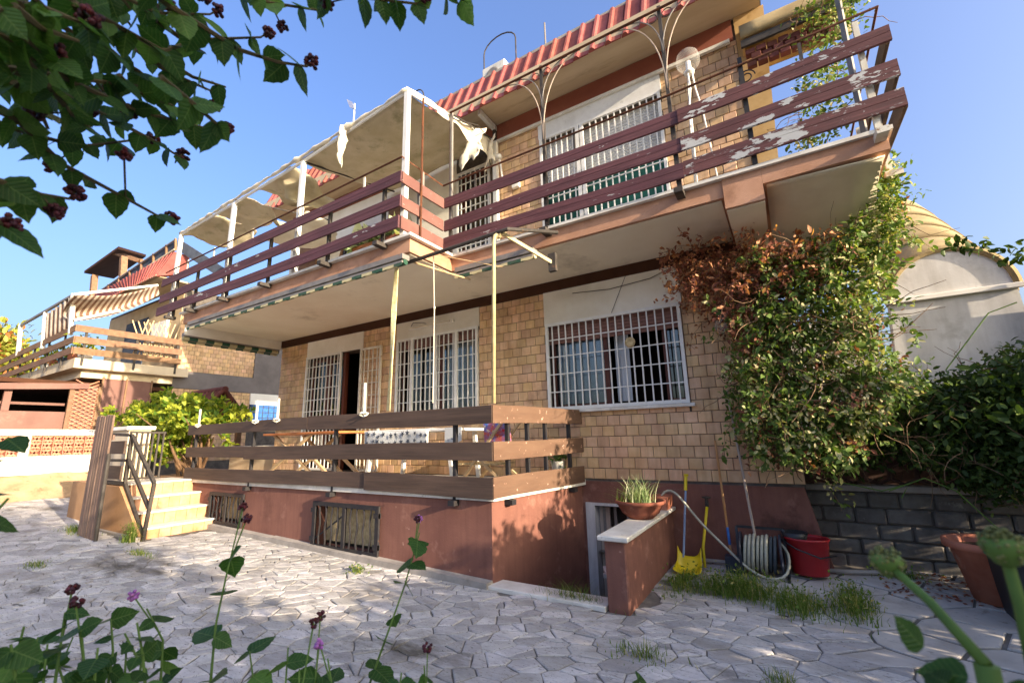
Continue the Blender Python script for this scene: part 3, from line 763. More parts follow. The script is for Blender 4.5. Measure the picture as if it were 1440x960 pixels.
# ------------------------------------------------------------------ upper floor
U1 = (-3.06, -1.0, 4.26, 6.62); U2 = (-4.9, -4.12, 4.26, 6.6); U3 = (-8.4, -6.95, 5.0, 6.1)
uh = [U1, U2]
uw = MB()
for (a, b, c, d) in rects(-10.35, .08, 4.24, 7.4, uh): uw.box(a, YW, c, b, YW + .28, min(d, 7.295))
uwall = uw.build('upper_wall', 'grout', house)
upan = [(-10.35, -4.9, 4.2, 7.4), (-4.12, -3.98, 4.2, 7.4), (-3.08, -.98, 6.62, 6.97), (-4.9, -4.1, 6.6, 7.4)]
put_tiles(tile_list(-4.0, .08, 4.26, 6.95, uh, upan), YW, uwall, 0)
MB().box(-10.35, YW - .02, 4.25, -4.92, YW - .001, 6.94).build('plaster_panel', 'panel_cream', uwall)
MB().box(-10.35, YW - .03, 6.95, .05, YW - .001, 7.295).build('upper_band', 'upper_band', uwall)
MB().box(-4.0, YW - .08, 6.90, -.0, YW - .031, 6.95).build('string_course', 'marble', uwall)
MB().box(-3.08, YW - .04, 6.63, -.98, YW - .001, 6.898).build('shutter_box', 'shutter_white', uwall)
x0, x1, z0, z1 = U1
grille(x0, x1, z0 + .005, z1 + .005, 19, 3, house, mull=(x0 + .7, x0 + .78))
MB().box(x0, YW + .1, z0, x0 + .72, YW + .13, z0 + 1.45).build('window_leaf_panel', 'shutter_green', house)
MB().box(x0 + .73, YW + .1, z0, x1, YW + .13, z0 + 1.5).build('window_leaf_panel', 'teal_green', house)  # right leaf is glass, its teal reflection painted as a solid colour
roller(x0, x0 + .72, z0 + 1.46, z1, YW + .1, house, 'shutter_white'); roller(x0 + .73, x1, z0 + 1.51, z1, YW + .1, house, 'shutter_white')
x0, x1, z0, z1 = U2
grille(x0, x1, z0 + .005, z1, 6, 8, house, name='door_grille')
room(x0, x1, 4.3, 6.9, house, 1.2); sash(x0 + .02, x1 - .02, z0 + .02, z1 - .02, YW + .12, house)
# arched window and its blue shutters, left part of the upper wall
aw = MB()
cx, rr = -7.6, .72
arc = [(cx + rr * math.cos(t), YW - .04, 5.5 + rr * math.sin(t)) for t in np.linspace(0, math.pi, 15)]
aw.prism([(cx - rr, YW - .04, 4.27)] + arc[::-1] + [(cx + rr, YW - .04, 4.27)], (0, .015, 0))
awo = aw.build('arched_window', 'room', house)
MB().tube([(p[0], YW - .05, p[2]) for p in arc], .04, 6).build('arch_trim', 'brown_wood', awo)
for k in range(14):
    x = cx - rr + .05 + k * .103; zt = 5.5 + math.sqrt(max(rr * rr - (x - cx) ** 2, 0))
    MB().box(x - .02, YW - .055, 4.3, x + .02, YW - .045, zt - .03).build('window_slat', 'dark_cloth', awo)
for a, b, m_ in ((-9.9, -9.2, 'brown_wood'), (-6.75, -6.2, 'brown_wood')):
    MB().box(a, YW - .06, 4.25, b, YW - .021, 6.4).build('door_leaf', m_, house)
# end pillar, yellow
MB().prism([(.082, YW - .03, 4.24), (.30, YW - .03, 4.24), (.46, YW - .03, 7.295), (.082, YW - .03, 7.295)], (0, .5, 0)).build('corner_pillar', 'warm_yellow', house)
# ------------------------------------------------------------------ roof
rf = MB().box(-10.7, 5.50, 7.30, .42, YW + .5, 7.5)
eave = rf.build('eave_slab', 'concrete_soffit', house)
rb = MB().prism([(-10.7, 5.62, 7.505), (-10.7, 5.9, 8.17), (-10.7, 6.3, 8.17), (-10.7, 6.3, 7.505)], (11.1, 0, 0))
roof = rb.build('roof', 'roof_tile', house)
MB().box(-10.8, 5.86, 8.175, .5, 12, 8.23).build('roof_cap', 'concrete', roof)
n = 44; pitch = 11.2 / n
tv = MB()
pr = [(0, 0), (.035, .045), (.075, .045), (.10, .008), (.245, .0), (.245, -.015), (0, -.015)]
dn = np.array((0, 5.87 - 5.46, 8.20 - 7.20)); ln = np.linalg.norm(dn); dn /= ln; nm = np.array((0, -dn[2], dn[1]))
base = [np.array((p[0], 0, 0)) + nm * p[1] for p in pr]
tv.prism(base, dn * ln)
me = bpy.data.meshes.new('roof_tile'); me.from_pydata(tv.v, [], tv.f); me.update(); me.materials.append(MATS['roof_tile'])
for k in range(n):
    o = bpy.data.objects.new('roof_tile', me); col.objects.link(o); o.parent = roof
    o.location = (-10.75 + k * pitch, 5.46 + random.uniform(-.008, .008), 7.20 + random.uniform(-.015, .015))
for x in (-3.98, -.9 + 4):
    if x < 0: MB().bar((x, 5.6, 7.245), (x, YW, 7.225), .07, .1).build('rafter', 'shutter_white', house)
MB().tube([(-3.98, YW - .06, 7.0), (-3.98, YW - .06, 7.29)], .04, 8).build('drain_pipe', 'iron_dark', house)
# ------------------------------------------------------------------ balcony railing
def board(p, q, h, t, m, parent, groove=True, name='board'):
    p = np.array(p, float); q = np.array(q, float); d = norm(q - p)
    k = MB()
    L = np.linalg.norm(q - p); ns_ = max(2, int(L / .35)); sd = np.cross(d, (0, 0, 1.)); ph = random.uniform(0, 6); am = min(.012, .003 * L)
    b_ = .004; prof = [(-t/2 + b_, -h/2), (t/2 - b_, -h/2), (t/2, -h/2 + b_), (t/2, -.02 if groove else 0), (t/2, h/2 - b_), (t/2 - b_, h/2), (-t/2 + b_, h/2), (-t/2, h/2 - b_), (-t/2, -h/2 + b_)]
    if groove: prof = prof[:3] + [(t/2, h * .02), (t/2 - .007, h * .03), (t/2 - .007, h * .05)] + [(t/2 - .003, h * .06), (t/2 - .003, h/2 - b_)] + prof[5:]
    kk = len(prof); V = []; F = []
    for i in range(ns_ + 1):
        u = i / ns_; c = p + (q - p) * u + sd * am * math.sin(3.1 * u * 2 + ph) + np.array((0, 0, am * .9 * math.sin(4.3 * u + ph * 2)))
        hh = 1 + .012 * math.sin(9 * u + ph)
        V += [c + sd * a - np.array((0, 0, 0)) + np.array((0, 0, b2 * hh)) for a, b2 in prof]
    for i in range(ns_):
        for j in range(kk): F.append((i*kk+j, i*kk+(j+1) % kk, (i+1)*kk+(j+1) % kk, (i+1)*kk+j))
    F += [list(range(kk)), [ns_*kk+j for j in range(kk)][::-1]]
    k.add(V, F)
    return k.build(name, m, parent)
mat('board_sunlit', '#7d5850', '#6f4b45', rough=.8, ns=2.5, bump=.4, bs=40, spots=('#b9a9a2', 9, .66, .68, (1, 1, 2)))  # paler copy of the maroon boards: sunlit tone of the return put in the colour
BZ = ((4.41, .185), (4.72, .175), (5.085, .17))
rail = thing('balcony_railing', 'maroon three-board railing with peeling paint around the first floor balcony', 'railing', (-4, 4.4, 4.24))
for z, h in BZ:
    board((-11.4, 3.88, z - .03), (-4.085, 3.88, z + .0), h, .03, 'board_old', rail)
    board((-4.085, 3.90, z), (-4.085, 4.77, z), h, .03, 'board_sunlit', rail, False)
    board((-4.07, 4.78, z), (-.62, 4.78, z), h, .03, 'board_old', rail)
    board((-.618, 4.78, z), (1.28, 4.78, z + .04), h, .03, 'board_flaked', rail)
    board((1.265, 4.80, z + .04), (1.265, 8.5, z), h, .03, 'board_terrace', rail, False)
def post(x, y, z0, z1, m='iron_black', foot=(0, -.1), parent=rail, w_=.045):
    k = MB().box(x - w_/2, y - w_/2, z0, x + w_/2, y + w_/2, z1)
    if foot: k.box(x - .045 + min(foot[0], 0), y - .045 + min(foot[1], 0), z0 - .06, x + .045 + max(foot[0], 0), y + .045 + max(foot[1], 0), z0 - .002)
    return k.build('post', m, parent)
for x in (-4.45, -5.65, -7.25, -8.6, -9.85, -10.75): post(x, 3.935, 4.20, 5.15, 'iron_dark')
for x in (-4.13,): post(x, 4.3, 4.20, 5.2, 'iron_grey', (.06, 0))
for x in (-2.36, -.69): post(x, 4.835, 4.18, 5.2, 'iron_dark')
post(1.06, 4.835, 4.18, 5.42, 'rust_white'); post(.06, 4.835, 4.24, 5.45, 'iron_black', None)
post(1.22, 6.4, 4.18, 5.2, 'rust_white', None); post(1.22, 5.5, 4.10, 5.2, 'rust_white', (.05, 0))
hr = MB()
hr.tube([(-11.4, 3.93, 5.32), (-4.12, 3.93, 5.43), (-4.12, 4.80, 5.42), (-2.4, 4.80, 5.42), (-.7, 4.80, 5.42), (1.24, 4.80, 5.47), (1.24, 8.4, 5.42)], .014, 6)
hr.build('handrail', 'iron_rust', rail)
for x in (-4.9, -6.4, -7.9, -9.3, -10.4): MB().box(x - .02, 3.93, 5.16, x + .02, 3.945, 5.39).build('handrail_bracket', 'rust_white', rail)
for x in (-3.5, -1.9, .6): MB().box(x - .015, 4.80, 5.16, x + .015, 4.815, 5.42).build('handrail_bracket', 'iron_dark', rail)
MB().box(-4.13, 4.34, 5.16, -4.115, 4.38, 5.42).build('handrail_bracket', 'iron_grey', rail)
# ------------------------------------------------------------------ canvas canopy on white posts
tent = thing('canvas_canopy', 'torn tan canvas canopy on white posts over the left balcony', 'canopy', (-7, 4.2, 4.24))
for x, z in ((-4.13, 6.55), (-6.6, 6.32), (-8.85, 6.24), (-11.1, 6.18)):
    MB().box(x - .035, 3.97, 4.24, x + .035, 4.04, z).build('canopy_post', 'white_metal', tent)
MB().box(-3.99, YW - .13, 4.24, -3.91, YW - .05, 6.9).build('canopy_post', 'white_metal', tent)
MB().tube([(-4.13, 4.0, 6.55), (-6.6, 4.0, 6.34), (-8.85, 4.0, 6.25), (-11.15, 4.0, 6.19)], .025, 6).build('front_beam', 'white_metal', tent)
MB().tube([(-4.13, 4.0, 6.55), (-4.05, YW - .1, 6.95)], .025, 6).build('side_beam', 'white_metal', tent)
for x in (-6.6, -8.85): MB().tube([(x, 4.0, 6.33), (x, YW - .05, 6.8)], .018, 6).build('cross_beam', 'iron_dark', tent)
def sheet(x0, x1, y0, y1, sag, nx, ny, zf, m, name='canvas_sheet', tear=0., seed=0):
    r = np.random.default_rng(seed); ph = r.uniform(0, 6, 6)
    def fn(u, v):
        x = x0 + (x1 - x0) * u; yy = y0 + (y1 - y0) * v
        yy += tear * v * (math.sin(7 * u + ph[0]) * .3 + .12 * math.sin(19 * u + ph[4])); x += tear * v * .12 * math.sin(9 * v + ph[5])
        z = zf(x, yy) - sag * math.sin(math.pi * u) * math.sin(math.pi * min(v * .95 + .05, 1))
        z += .02 * math.sin(11 * u + ph[1] + 4 * v) + .015 * math.sin(17 * v + ph[2]) - tear * v ** 2 * (.35 + .25 * math.sin(5 * u + ph[3]))
        return (x, yy, z)
    return MB().grid(fn, nx, ny).build(name, m, tent, smooth=True, solid=.004)
zf = lambda x, y: 6.53 + (x + 4.13) * .05 + (y - 4.0) * .19
sheet(-4.15, -6.75, 4.0, 6.05, .20, 30, 20, zf, 'canvas', seed=1)
sheet(-7.0, -8.15, 4.0, 4.75, .10, 18, 12, zf, 'canvas', tear=.95, seed=2)
sheet(-8.5, -9.6, 4.0, 5.0, .14, 18, 12, zf, 'canvas', tear=.8, seed=5)
sheet(-9.7, -11.1, 4.0, 4.9, .12, 20, 10, zf, 'canvas', tear=.6, seed=9)
sheet(-8.0, -9.9, 5.0, 6.0, .34, 18, 10, lambda x, y: zf(x, y) - .25, 'canvas_white', tear=.7, seed=4)
# canvas rolled over the front beam, ragged
rb_ = MB(); P_ = []
for i in range(71):
    t = i / 70; x = -4.1 - t * 7.0
    P_.append((x, 3.985, 6.565 + (x + 4.13) * .05 + .008 * math.sin(i * .9) + .006 * math.sin(i * 2.3)))
rb_.tube(P_, [.026 + .007 * math.sin(i * 2.1) + .008 * math.sin(i * .63 + 1) + (.04 if i in (13, 14, 27) else .02 if i in (26, 44, 57) else 0) for i in range(71)], 8)
rb_.build('canvas_roll', 'canvas_white', tent, smooth=True)
sr = MB(); sr.tube([(-4.13 + .09 * t, 4.0 + 2.0 * t, 6.58 + .37 * t + .02 * math.sin(9 * t)) for t in np.linspace(0, 1, 14)], [.035 + .012 * math.sin(i * 3) for i in range(14)], 8)
sr.build('canvas_roll', 'canvas_white', tent, smooth=True)
def rag(p, L, w_, seed, m='canvas_white', name='hanging_rag', lean=(0, 0)):
    r = np.random.default_rng(seed); ph = r.uniform(0, 6, 4)
    def fn(u, v):
        ww = w_ * (1 - .55 * v + .25 * math.sin(6 * v + ph[0]) + r.normal(0, .05)); a = (u - .5) * 2
        return (p[0] + a * ww + lean[0] * v * L, p[1] + .06 * math.sin(5 * u + ph[1] + 3 * v) * (1 - .5 * v) + lean[1] * v * L + r.normal(0, .010), p[2] - L * v * (1 + .18 * math.sin(4 * u + ph[2])) + r.normal(0, .006))
    return MB().grid(fn, 8, 12).build(name, m, tent, smooth=True, solid=.004)
rag((-5.52, 3.94, 6.50), .62, .08, 3); rag((-4.05, 5.55, 6.85), .75, .24, 6, lean=(0, -.25)); rag((-3.98, 5.9, 6.9), .55, .16, 8)
def side_fn(u, v):
    return (-4.08 + .05 * u + .03 * math.sin(9 * u), 4.6 + 1.45 * u, 6.67 + .27 * u - v * (.08 + .42 * u * u + .05 * math.sin(13 * u)))
MB().grid(side_fn, 20, 6).build('side_flap', 'canvas_white', tent, smooth=True, solid=.005)
for x, y, z in ((-4.05, 4.25, 6.58), (-4.1, 4.95, 6.66)):
    MB().tube([(x, y, 4.24), (x, y, z)], .016, 6).build('guy_pole', 'iron_rust', tent)
# ------------------------------------------------------------------ iron pergola on the right half
perg = thing('iron_pergola', 'thin rusty iron pergola with curved arms above the right balcony rail', 'pergola', (-2, 4.8, 4.24))
MB().tube([(-4.0, 4.82, 6.70), (-2.36, 4.82, 6.69), (-.70, 4.82, 6.68), (1.0, 4.82, 6.68)], .017, 6).build('top_bar', 'iron_rust', perg)
for x in (-4.0, -2.36, -.70):
    MB().box(x - .02, 4.84, 4.3, x + .02, 4.88, 6.75).build('column', 'iron_dark' if x > -3.5 else 'iron_grey', perg)
    if x < -3.9: continue
    for s_ in (-1, 1):
        for zs, rch, m_ in ((5.55, .62, 'stick_grey'), (6.05, .42, 'iron_grey')):
            pts_ = [(x + s_ * rch * t ** 1.9, 4.845, zs + (6.69 - zs) * math.sin(t * math.pi / 2) ** (.9)) for t in np.linspace(0, 1, 12)]
            MB().tube(pts_, .008, 5).build('curved_arm', m_, perg)
    for s_ in (-1, 1):
        MB().tube([(x + s_ * (.09 + .06 * math.cos(t)), 4.845, 6.60 + .06 * math.sin(t)) for t in np.linspace(0, 6.28, 13)[:-1]], .006, 5, closed=True).build('scroll', 'iron_dark', perg)
MB().tube([(-4.0, 4.84, 6.70), (-4.0, YW - .05, 7.0)], .014, 6).build('side_bar', 'iron_dark', perg)
MB().tube([(-4.0, 4.86, 6.62), (-3.8, 5.3, 6.7), (-4.0, YW - .08, 6.92)], .007, 5).build('side_wire', 'iron_dark', perg)
# scroll bracket and short post by the corner
sb = thing('scroll_bracket', 'black wrought iron post with small scroll at the balcony corner', 'bracket', (.12, 4.9, 4.24))
MB().box(.05, 5.6, 4.24, .10, 5.65, 6.2).build('post', 'iron_black', sb)
MB().tube([(.12 + .1 * math.cos(t) * (1 - t / 14), 5.62, 5.9 + .1 * math.sin(t) * (1 - t / 14)) for t in np.linspace(0, 9, 24)], .008, 5).build('scroll', 'iron_black', sb)
# globe lamp on a white tripod stand
gl_ = thing('globe_lamp', 'clear glass globe lamp on white bent-rod stand above the maroon boards', 'lamp', (-.5, 5.1, 4.24))
gc = (-.47, 5.1, 6.03)
MB().lathe([(.02, -.15), (.09, -.12), (.135, -.05), (.14, .0), (.125, .07), (.08, .12), (.0, .145)], gc, 20).build('globe', 'glass_globe', gl_, smooth=True)
MB().lathe([(.0, -.02), (.03, -.02), (.035, -.14), (.06, -.16), (.06, -.19), (.0, -.2)], gc, 14).build('socket', 'lamp_white', gl_, smooth=True)
for a in (0, 2.1, 4.2):
    MB().tube([(gc[0] + .03 * math.cos(a), gc[1] + .03 * math.sin(a), 5.86), (gc[0] + .05 * math.cos(a + .4), gc[1] + .05 * math.sin(a), 5.6),
               (gc[0] + .09 * math.cos(a), gc[1] + .09 * math.sin(a), 5.3), (gc[0] + .16 * math.cos(a), gc[1] + .12 * math.sin(a), 4.245)], .011, 6).build('stand_leg', 'lamp_white', gl_)
# white swan-neck wall lamps next to the canopy post
wl = thing('wall_lamp', 'small white wall lamp on tiles beside the canopy post', 'lamp', (-3.7, YW, 6.2))
MB().tube([(-3.78, YW - .02, 6.05), (-3.78, YW - .14, 6.1), (-3.80, YW - .16, 6.35), (-3.82, YW - .16, 6.45)], .018, 7).build('arm', 'lamp_white', wl)
MB().lathe([(.0, .05), (.05, .045), (.06, .0), (.05, -.03), (0, -.035)], (-3.83, YW - .16, 6.5), 14).build('head', 'lamp_white', wl, smooth=True)
MB().bbox(-3.62, YW - .09, 5.85, -3.48, YW - .017, 6.12).build('box', 'lamp_white', wl)
# ------------------------------------------------------------------ awnings and their poles
def awning(name, label, p, q, m, fl):
    t = thing(name, label, 'awning', p)
    p = np.array(p, float); q = np.array(q, float)
    MB().bar(p + (0, 0, .05), q + (0, 0, .05), .13, .07).build('cassette', 'iron_grey', t)
    MB().tube([p + (0, 0, -.02), q + (0, 0, -.02)], .04, 10).build('rolled_fabric', m, t)
    d = norm(q - p); L = np.linalg.norm(q - p); n_ = int(L / .14)
    MB().bar(p + fl, q + fl, .025, .028).build('front_bar', 'iron_grey', t)
    v = MB()
    off = np.array(fl, float) * 1.15
    v.grid(lambda a, b: tuple(p + off + d * (L * a) + np.array((0, 0, -.01 - b * (.035 + .012 * math.sin(a * n_ * 3.14) ** 2)))), n_ * 3, 2)
    v.build('valance', m, t, solid=.004)
    return t
awning('rolled_awning', 'long rolled green striped awning under the left balcony edge', (-10.0, 3.985, 3.88), (-4.05, 3.985, 3.88), 'awning_x', (0, -.06, -.03))
awning('rolled_awning', 'short rolled green striped awning under the right balcony edge', (-3.85, 4.83, 3.90), (-2.55, 4.83, 3.90), 'awning_x', (0, -.06, -.03))
awning('rolled_awning', 'rolled green striped awning along the left end of the soffit', (-10.45, 4.05, 3.74), (-10.45, 6.1, 3.74), 'awning_y', (-.02, 0, -.05))
ap = thing('awning_pole', 'beige awning pole with bent arm standing on the terrace rail corner', 'pole', (-2.8, 4.22, 1.92))
MB().tube([(-2.82, 4.2, 1.93), (-2.79, 4.21, 3.9), (-2.78, 4.22, 3.98), (-2.74, 4.26, 4.03), (-2.68, 4.33, 4.02)], .024, 8).build('upright', 'pole_beige', ap, smooth=True)
MB().bar((-2.72, 4.28, 4.03), (-2.33, 4.85, 3.74), .03, .045).build('arm', 'pole_beige', ap)
MB().box(-2.37, 4.84, 3.62, -2.27, 4.90, 3.86).build('wall_plate', 'iron_dark', ap)
MB().lathe([(.0, -.02), (.05, -.02), (.05, .02), (0, .02)], (-2.75, 4.25, 4.0), 12, axis=1).build('hinge', 'pole_beige', ap)
pb = thing('awning_bar', 'grey awning front bar running between the two awning poles', 'bar', (-3.6, 4.22, 3.98))
MB().tube([(-4.42, 4.2, 3.96), (-2.6, 4.24, 4.03), (-2.2, 4.8, 4.10)], .026, 8).build('bar', 'iron_dark', pb)
MB().tube([(-4.15, 4.22, 3.96), (-3.75, 4.7, 3.82), (-3.62, 4.84, 3.78)], .014, 6).build('folding_arm', 'wood_pale', pb)
MB().tube([(-3.78, 4.24, 3.99), (-3.1, 4.6, 3.80), (-2.98, 4.7, 3.78)], .006, 5).build('folding_arm', 'wood_pale', pb)
cb = thing('cord_bundle', 'loose bundle of pale cords hanging from the awning bar to the rail', 'cord', (-4.5, 4.2, 1.9))
for k in range(5):
    o_ = (k - 2) * .013
    MB().tube([(-4.30 + o_ * .3, 4.22 + o_, 3.99), (-4.36, 4.20 + o_, 4.04), (-4.43 + o_, 4.19, 3.98), (-4.46 + o_ * 1.2, 4.19 + o_ * .4, 3.3),
               (-4.47 + o_ * .8, 4.19 - o_ * .3, 2.6), (-4.50 + o_, 4.19, 1.93)], .011, 5).build('cord', 'cord', cb, smooth=True)
pc = thing('pull_cord', 'thin white pull cord hanging in front of the middle window', 'cord', (-3.75, 4.25, 2.0))
MB().tube([(-3.80, 4.25, 3.97), (-3.79, 4.27, 3.2), (-3.82, 4.3, 2.0)], .007, 5).build('cord', 'canvas_white', pc)
MB().lathe([(0, .02), (.014, .015), (.016, -.015), (0, -.02)], (-3.79, 4.27, 3.25), 8).build('bead', 'canvas_white', pc)
# ------------------------------------------------------------------ terrace railing
tr = thing('terrace_railing', 'brown three-board railing on black posts around the raised terrace', 'railing', (-6, 4.2, .95))
TZ = ((1.01, .225), (1.405, .205), (1.81, .205))
for i, (z, h) in enumerate(TZ):
    zl = z + (.0, -.01, .0)[i]
    cut = (-4.9, -7.9, -6.2)[i]
    board((-9.97, 4.19, zl + .03), (cut - .004, 4.19, zl + .015), h * .9, .03, 'board_terrace', tr, False)
    board((cut + .004, 4.19, zl + .015), (-2.83, 4.19, zl), h, .03, 'board_terrace', tr, False)
    board((-2.835, 4.178, z), (-2.575, 6.11, z + .01), h, .032, 'board_return_sunlit', tr, False)
for x in (-9.76, -7.75, -5.6, -3.4): post(x, 4.235, .86, 1.88, 'iron_black', (0, -.04), tr)
for t in (.16, .36, .56, .86):
    x, y = -2.86 + .26 * t, 4.2 + 1.9 * t; post(x - .02, y, .86, 1.88, 'iron_black', (.03, 0) if t in (.16, .86) else None, tr)
for k, (px_, hh) in enumerate(((281, .30), (361, .34), (391, .34), (513, .42))):     # stub poles and wire clamps on the top board
    x = float(W(px_, 600, 1, 4.2)[0])
    st_ = thing('awning_stub', ['white stub pole clamped at the left end of the terrace rail', 'left one of two white stub poles clamped on the rail before the blue window',
                'right one of two white stub poles clamped on the rail before the blue window', 'white stub pole clamped on the rail before the open door'][k], 'pole', (x, 4.2, 1.9))
    MB().tube([(x, 4.18, 1.90), (x - .01, 4.18, 1.92 + hh)], .02, 7).build('stub', 'rust_white', st_)
    MB().tube([(x + .07 * math.cos(t) + .03, 4.15 + .03 * math.sin(2 * t), 1.90 + .028 * math.sin(t)) for t in np.linspace(0, 6.28, 10)[:-1]], .012, 5, closed=True).build('clamp', 'rust_white', st_)
# ------------------------------------------------------------------ things on the terrace
def chain(name, pts_, w_, m, par): return [MB().bar(a, b, w_, w_).build(name, m, par) for a, b in pts_]
ft = thing('folding_table', 'wooden folding table with orange top and crossed legs on the terrace', 'table', (-7.6, 5.3, .95))
MB().bbox(-8.75, 4.95, 1.69, -6.55, 5.65, 1.73).build('table_top', 'wood_orange', ft)
for y in (5.0, 5.6):
    chain('leg', [((-8.6, y, .96), (-7.3, y, 1.69)), ((-7.2, y + .04, .96), (-8.5, y + .04, 1.69)), ((-6.7, y, .96), (-7.5, y, 1.45))], .045, 'wood_pale', ft)
wt = thing('white_table', 'white plastic table on the terrace behind the middle window rail', 'table', (-4.9, 5.3, .95))
MB().bbox(-5.85, 4.95, 1.66, -3.95, 5.75, 1.70).build('table_top', 'lamp_white', wt)
for x, y, dx in ((-5.7, 5.0, -.1), (-4.15, 5.0, .1), (-5.65, 5.7, -.08), (-4.2, 5.7, .08)):
    MB().bar((x + dx, y, .95), (x, y, 1.66), .055, .055).build('leg', 'lamp_white', wt)
tc = thing('star_tablecloth', 'grey cloth with dark stars draped over the white table edge', 'tablecloth', (-5.2, 5.0, 1.71))
tcm = MB().grid(lambda u, v: (-5.8 + 1.35 * u, (5.55 - v * 1.0) if v < .62 else 4.93 - .01 * math.sin(8 * u), (1.705 if v < .6 else 1.705 - (v - .6) * (.75 + .12 * math.sin(5 * u)))), 24, 12)
tcm.build('cloth', 'cloth_star', tc, smooth=True, solid=.004)
for k in range(22):
    cx_, cz_ = -5.72 + (k % 11) * .125 + random.uniform(-.03, .03), 1.66 - (k // 11) * .12 - random.uniform(0, .05); rr_ = random.uniform(.035, .05); a0 = random.uniform(0, 1)
    MB().prism([(cx_ + (rr_ if j % 2 == 0 else rr_ * .4) * math.cos(a0 + j * math.pi / 5), 4.912, cz_ + (rr_ if j % 2 == 0 else rr_ * .4) * math.sin(a0 + j * math.pi / 5)) for j in range(10)], (0, .002, 0)).build('printed_star', 'dark_cloth', tc)
sd_ = MB().grid(lambda u, v: (-4.15 + .3 * u, 4.93, 1.705 - .3 * v * (1 - .4 * u)), 6, 4); sd_.build('cloth_corner', 'cloth_star', tc, solid=.004)
fc = thing('deck_chair', 'folded pale wooden deck chair with slatted seat beside the terrace corner', 'chair', (-3.5, 5.2, .95))
for y in (4.95, 5.4):
    chain('frame_leg', [((-3.9, y, .95), (-3.2, y, 1.75)), ((-3.15, y, .95), (-3.75, y, 1.42))], .035, 'wood_pale', fc)
for k in range(6): MB().box(-3.92 + k * .11, 4.93, 1.20, -3.84 + k * .11, 5.42, 1.218).build('slat', 'wicker', fc)
for k in range(3): MB().bar((-3.62 + k * .14, 4.94, 1.3 + k * .16), (-3.62 + k * .14, 5.41, 1.3 + k * .16), .02, .05).build('slat', 'wood_pale', fc)
pp = thing('picture_board', 'bright orange and blue printed panel leaning on the deck chair', 'picture', (-3.35, 5.1, 1.5))
MB().bar((-3.53, 5.02, 1.62), (-3.12, 5.02, 1.65), .02, .42).build('panel', 'poster', pp)
MB().bar((-3.54, 5.005, 1.85), (-3.12, 5.005, 1.88), .012, .05).build('panel_edge', 'pvc_blue', pp)
wp = thing('white_pot', 'small white pot with flowers by the terrace railing end', 'pot', (-2.85, 5.9, .95))
MB().lathe([(0, .25), (.07, .25), (.1, .45), (.11, .46), (.09, .44), (0, .42)], (-2.85, 5.85, .75), 16).build('pot', 'lamp_white', wp, smooth=True)
pn = 40; leaves('plant', np.array((-2.85, 5.85, 1.22)) + rng.normal(0, .06, (pn, 3)), rnd_dirs(pn, (0, 0, .6)), rnd_dirs(pn, (0, 0, 1)), rng.uniform(.06, .12, pn), T_OVAL, 'leaf_lantana', wp)
# things on the balcony floor behind the boards
for k, (x, y, m_, lab) in enumerate(((-4.6, 4.35, 'terracotta', 'terracotta trough at the balcony corner behind the boards'), (-5.2, 4.35, 'wood_orange', 'orange planter on the balcony left of the corner'))):
    t = thing('planter', lab, 'planter', (x, y, 4.24))
    MB().prism([(x - .22, y - .11, 4.245), (x + .22, y - .11, 4.245), (x + .27, y - .13, 4.50), (x - .27, y - .13, 4.50)], (0, .24, 0)).build('tub', m_, t)
    pn = 60; leaves('plant', np.array((x, y, 4.52)) + rng.normal(0, 1, (pn, 3)) * (.13, .06, .05), rnd_dirs(pn, (0, 0, .9)), rnd_dirs(pn), rng.uniform(.12, .4, pn), T_SMALL, 'leaf_spider', t)
# ------------------------------------------------------------------ stairs
stair = thing('terrace_stairs', 'four steps with pale marble treads and tan tiled risers up to the terrace', 'stairs', (-9.3, 3.75, .15))
sx = (-8.76, -9.06, -9.37, -9.69); sz = (.30, .51, .72, .935)
gb = .12
for k in range(4):
    zb = gb if k == 0 else sz[k-1]
    MB().box(sx[k] - .34 if k < 3 else -10.3, 3.27, gb - .05 if k == 0 else sz[k-1] - .02, sx[k], TY - .003, sz[k] - .03).build('step', 'stair_wall', stair)
    tr_ = MB().bbox(sx[k] - .36 if k < 3 else -10.6, 3.23, sz[k] - .029, sx[k] + .03, TY - .004, sz[k], .006).build('tread', 'marble', stair)
    n = 6; w_ = (TY - .01 - 3.27) / n
    for j in range(n):
        MB().bbox(sx[k], 3.27 + j * w_ + .003, zb + .002, sx[k] + .012, 3.27 + (j + 1) * w_ - .003, sz[k] - .031, .003).build('riser_tile', 'step_tile', stair)
MB().prism([(-10.7, 3.14, gb - .1), (-8.70, 3.14, gb - .1), (-8.70, 3.14, gb + .1), (-9.7, 3.14, .90), (-10.7, 3.14, .90)], (0, .088, 0)).build('side_wall', 'stair_wall', stair)
MB().box(-10.7, 3.08, gb - .1, -8.6, 3.138, gb + .08).build('kerb', 'concrete', stair)
MB().box(-12.3, 3.23, gb - .1, -10.31, 6.2, .90).build('landing', 'stair_wall', stair)
sr_ = thing('stair_railing', 'dark iron stair railing with two brown boards at the landing', 'railing', (-9.3, 3.2, .2))
chain('bar', [((-9.67, 3.2, 1.74), (-8.55, 3.2, .98)), ((-9.70, 3.2, 1.36), (-8.64, 3.2, .62)), ((-9.66, 3.2, .95), (-8.69, 3.2, .2)),
              ((-9.67, 3.2, 1.74), (-9.66, 3.2, .95)), ((-8.55, 3.2, .98), (-8.67, 3.2, .13)), ((-10.67, 3.2, 1.78), (-9.67, 3.2, 1.74)),
              ((-10.6, 3.2, .95), (-9.66, 3.2, .95)), ((-10.67, 3.2, 1.78), (-10.6, 3.2, .9)), ((-10.6, 3.2, 1.32), (-9.68, 3.2, 1.32))], .045, 'iron_dark', sr_)
for z in (1.54, 1.12): MB().box(-10.66, 3.15, z - .11, -9.78, 3.175, z + .11).build('board', 'board_terrace', sr_)
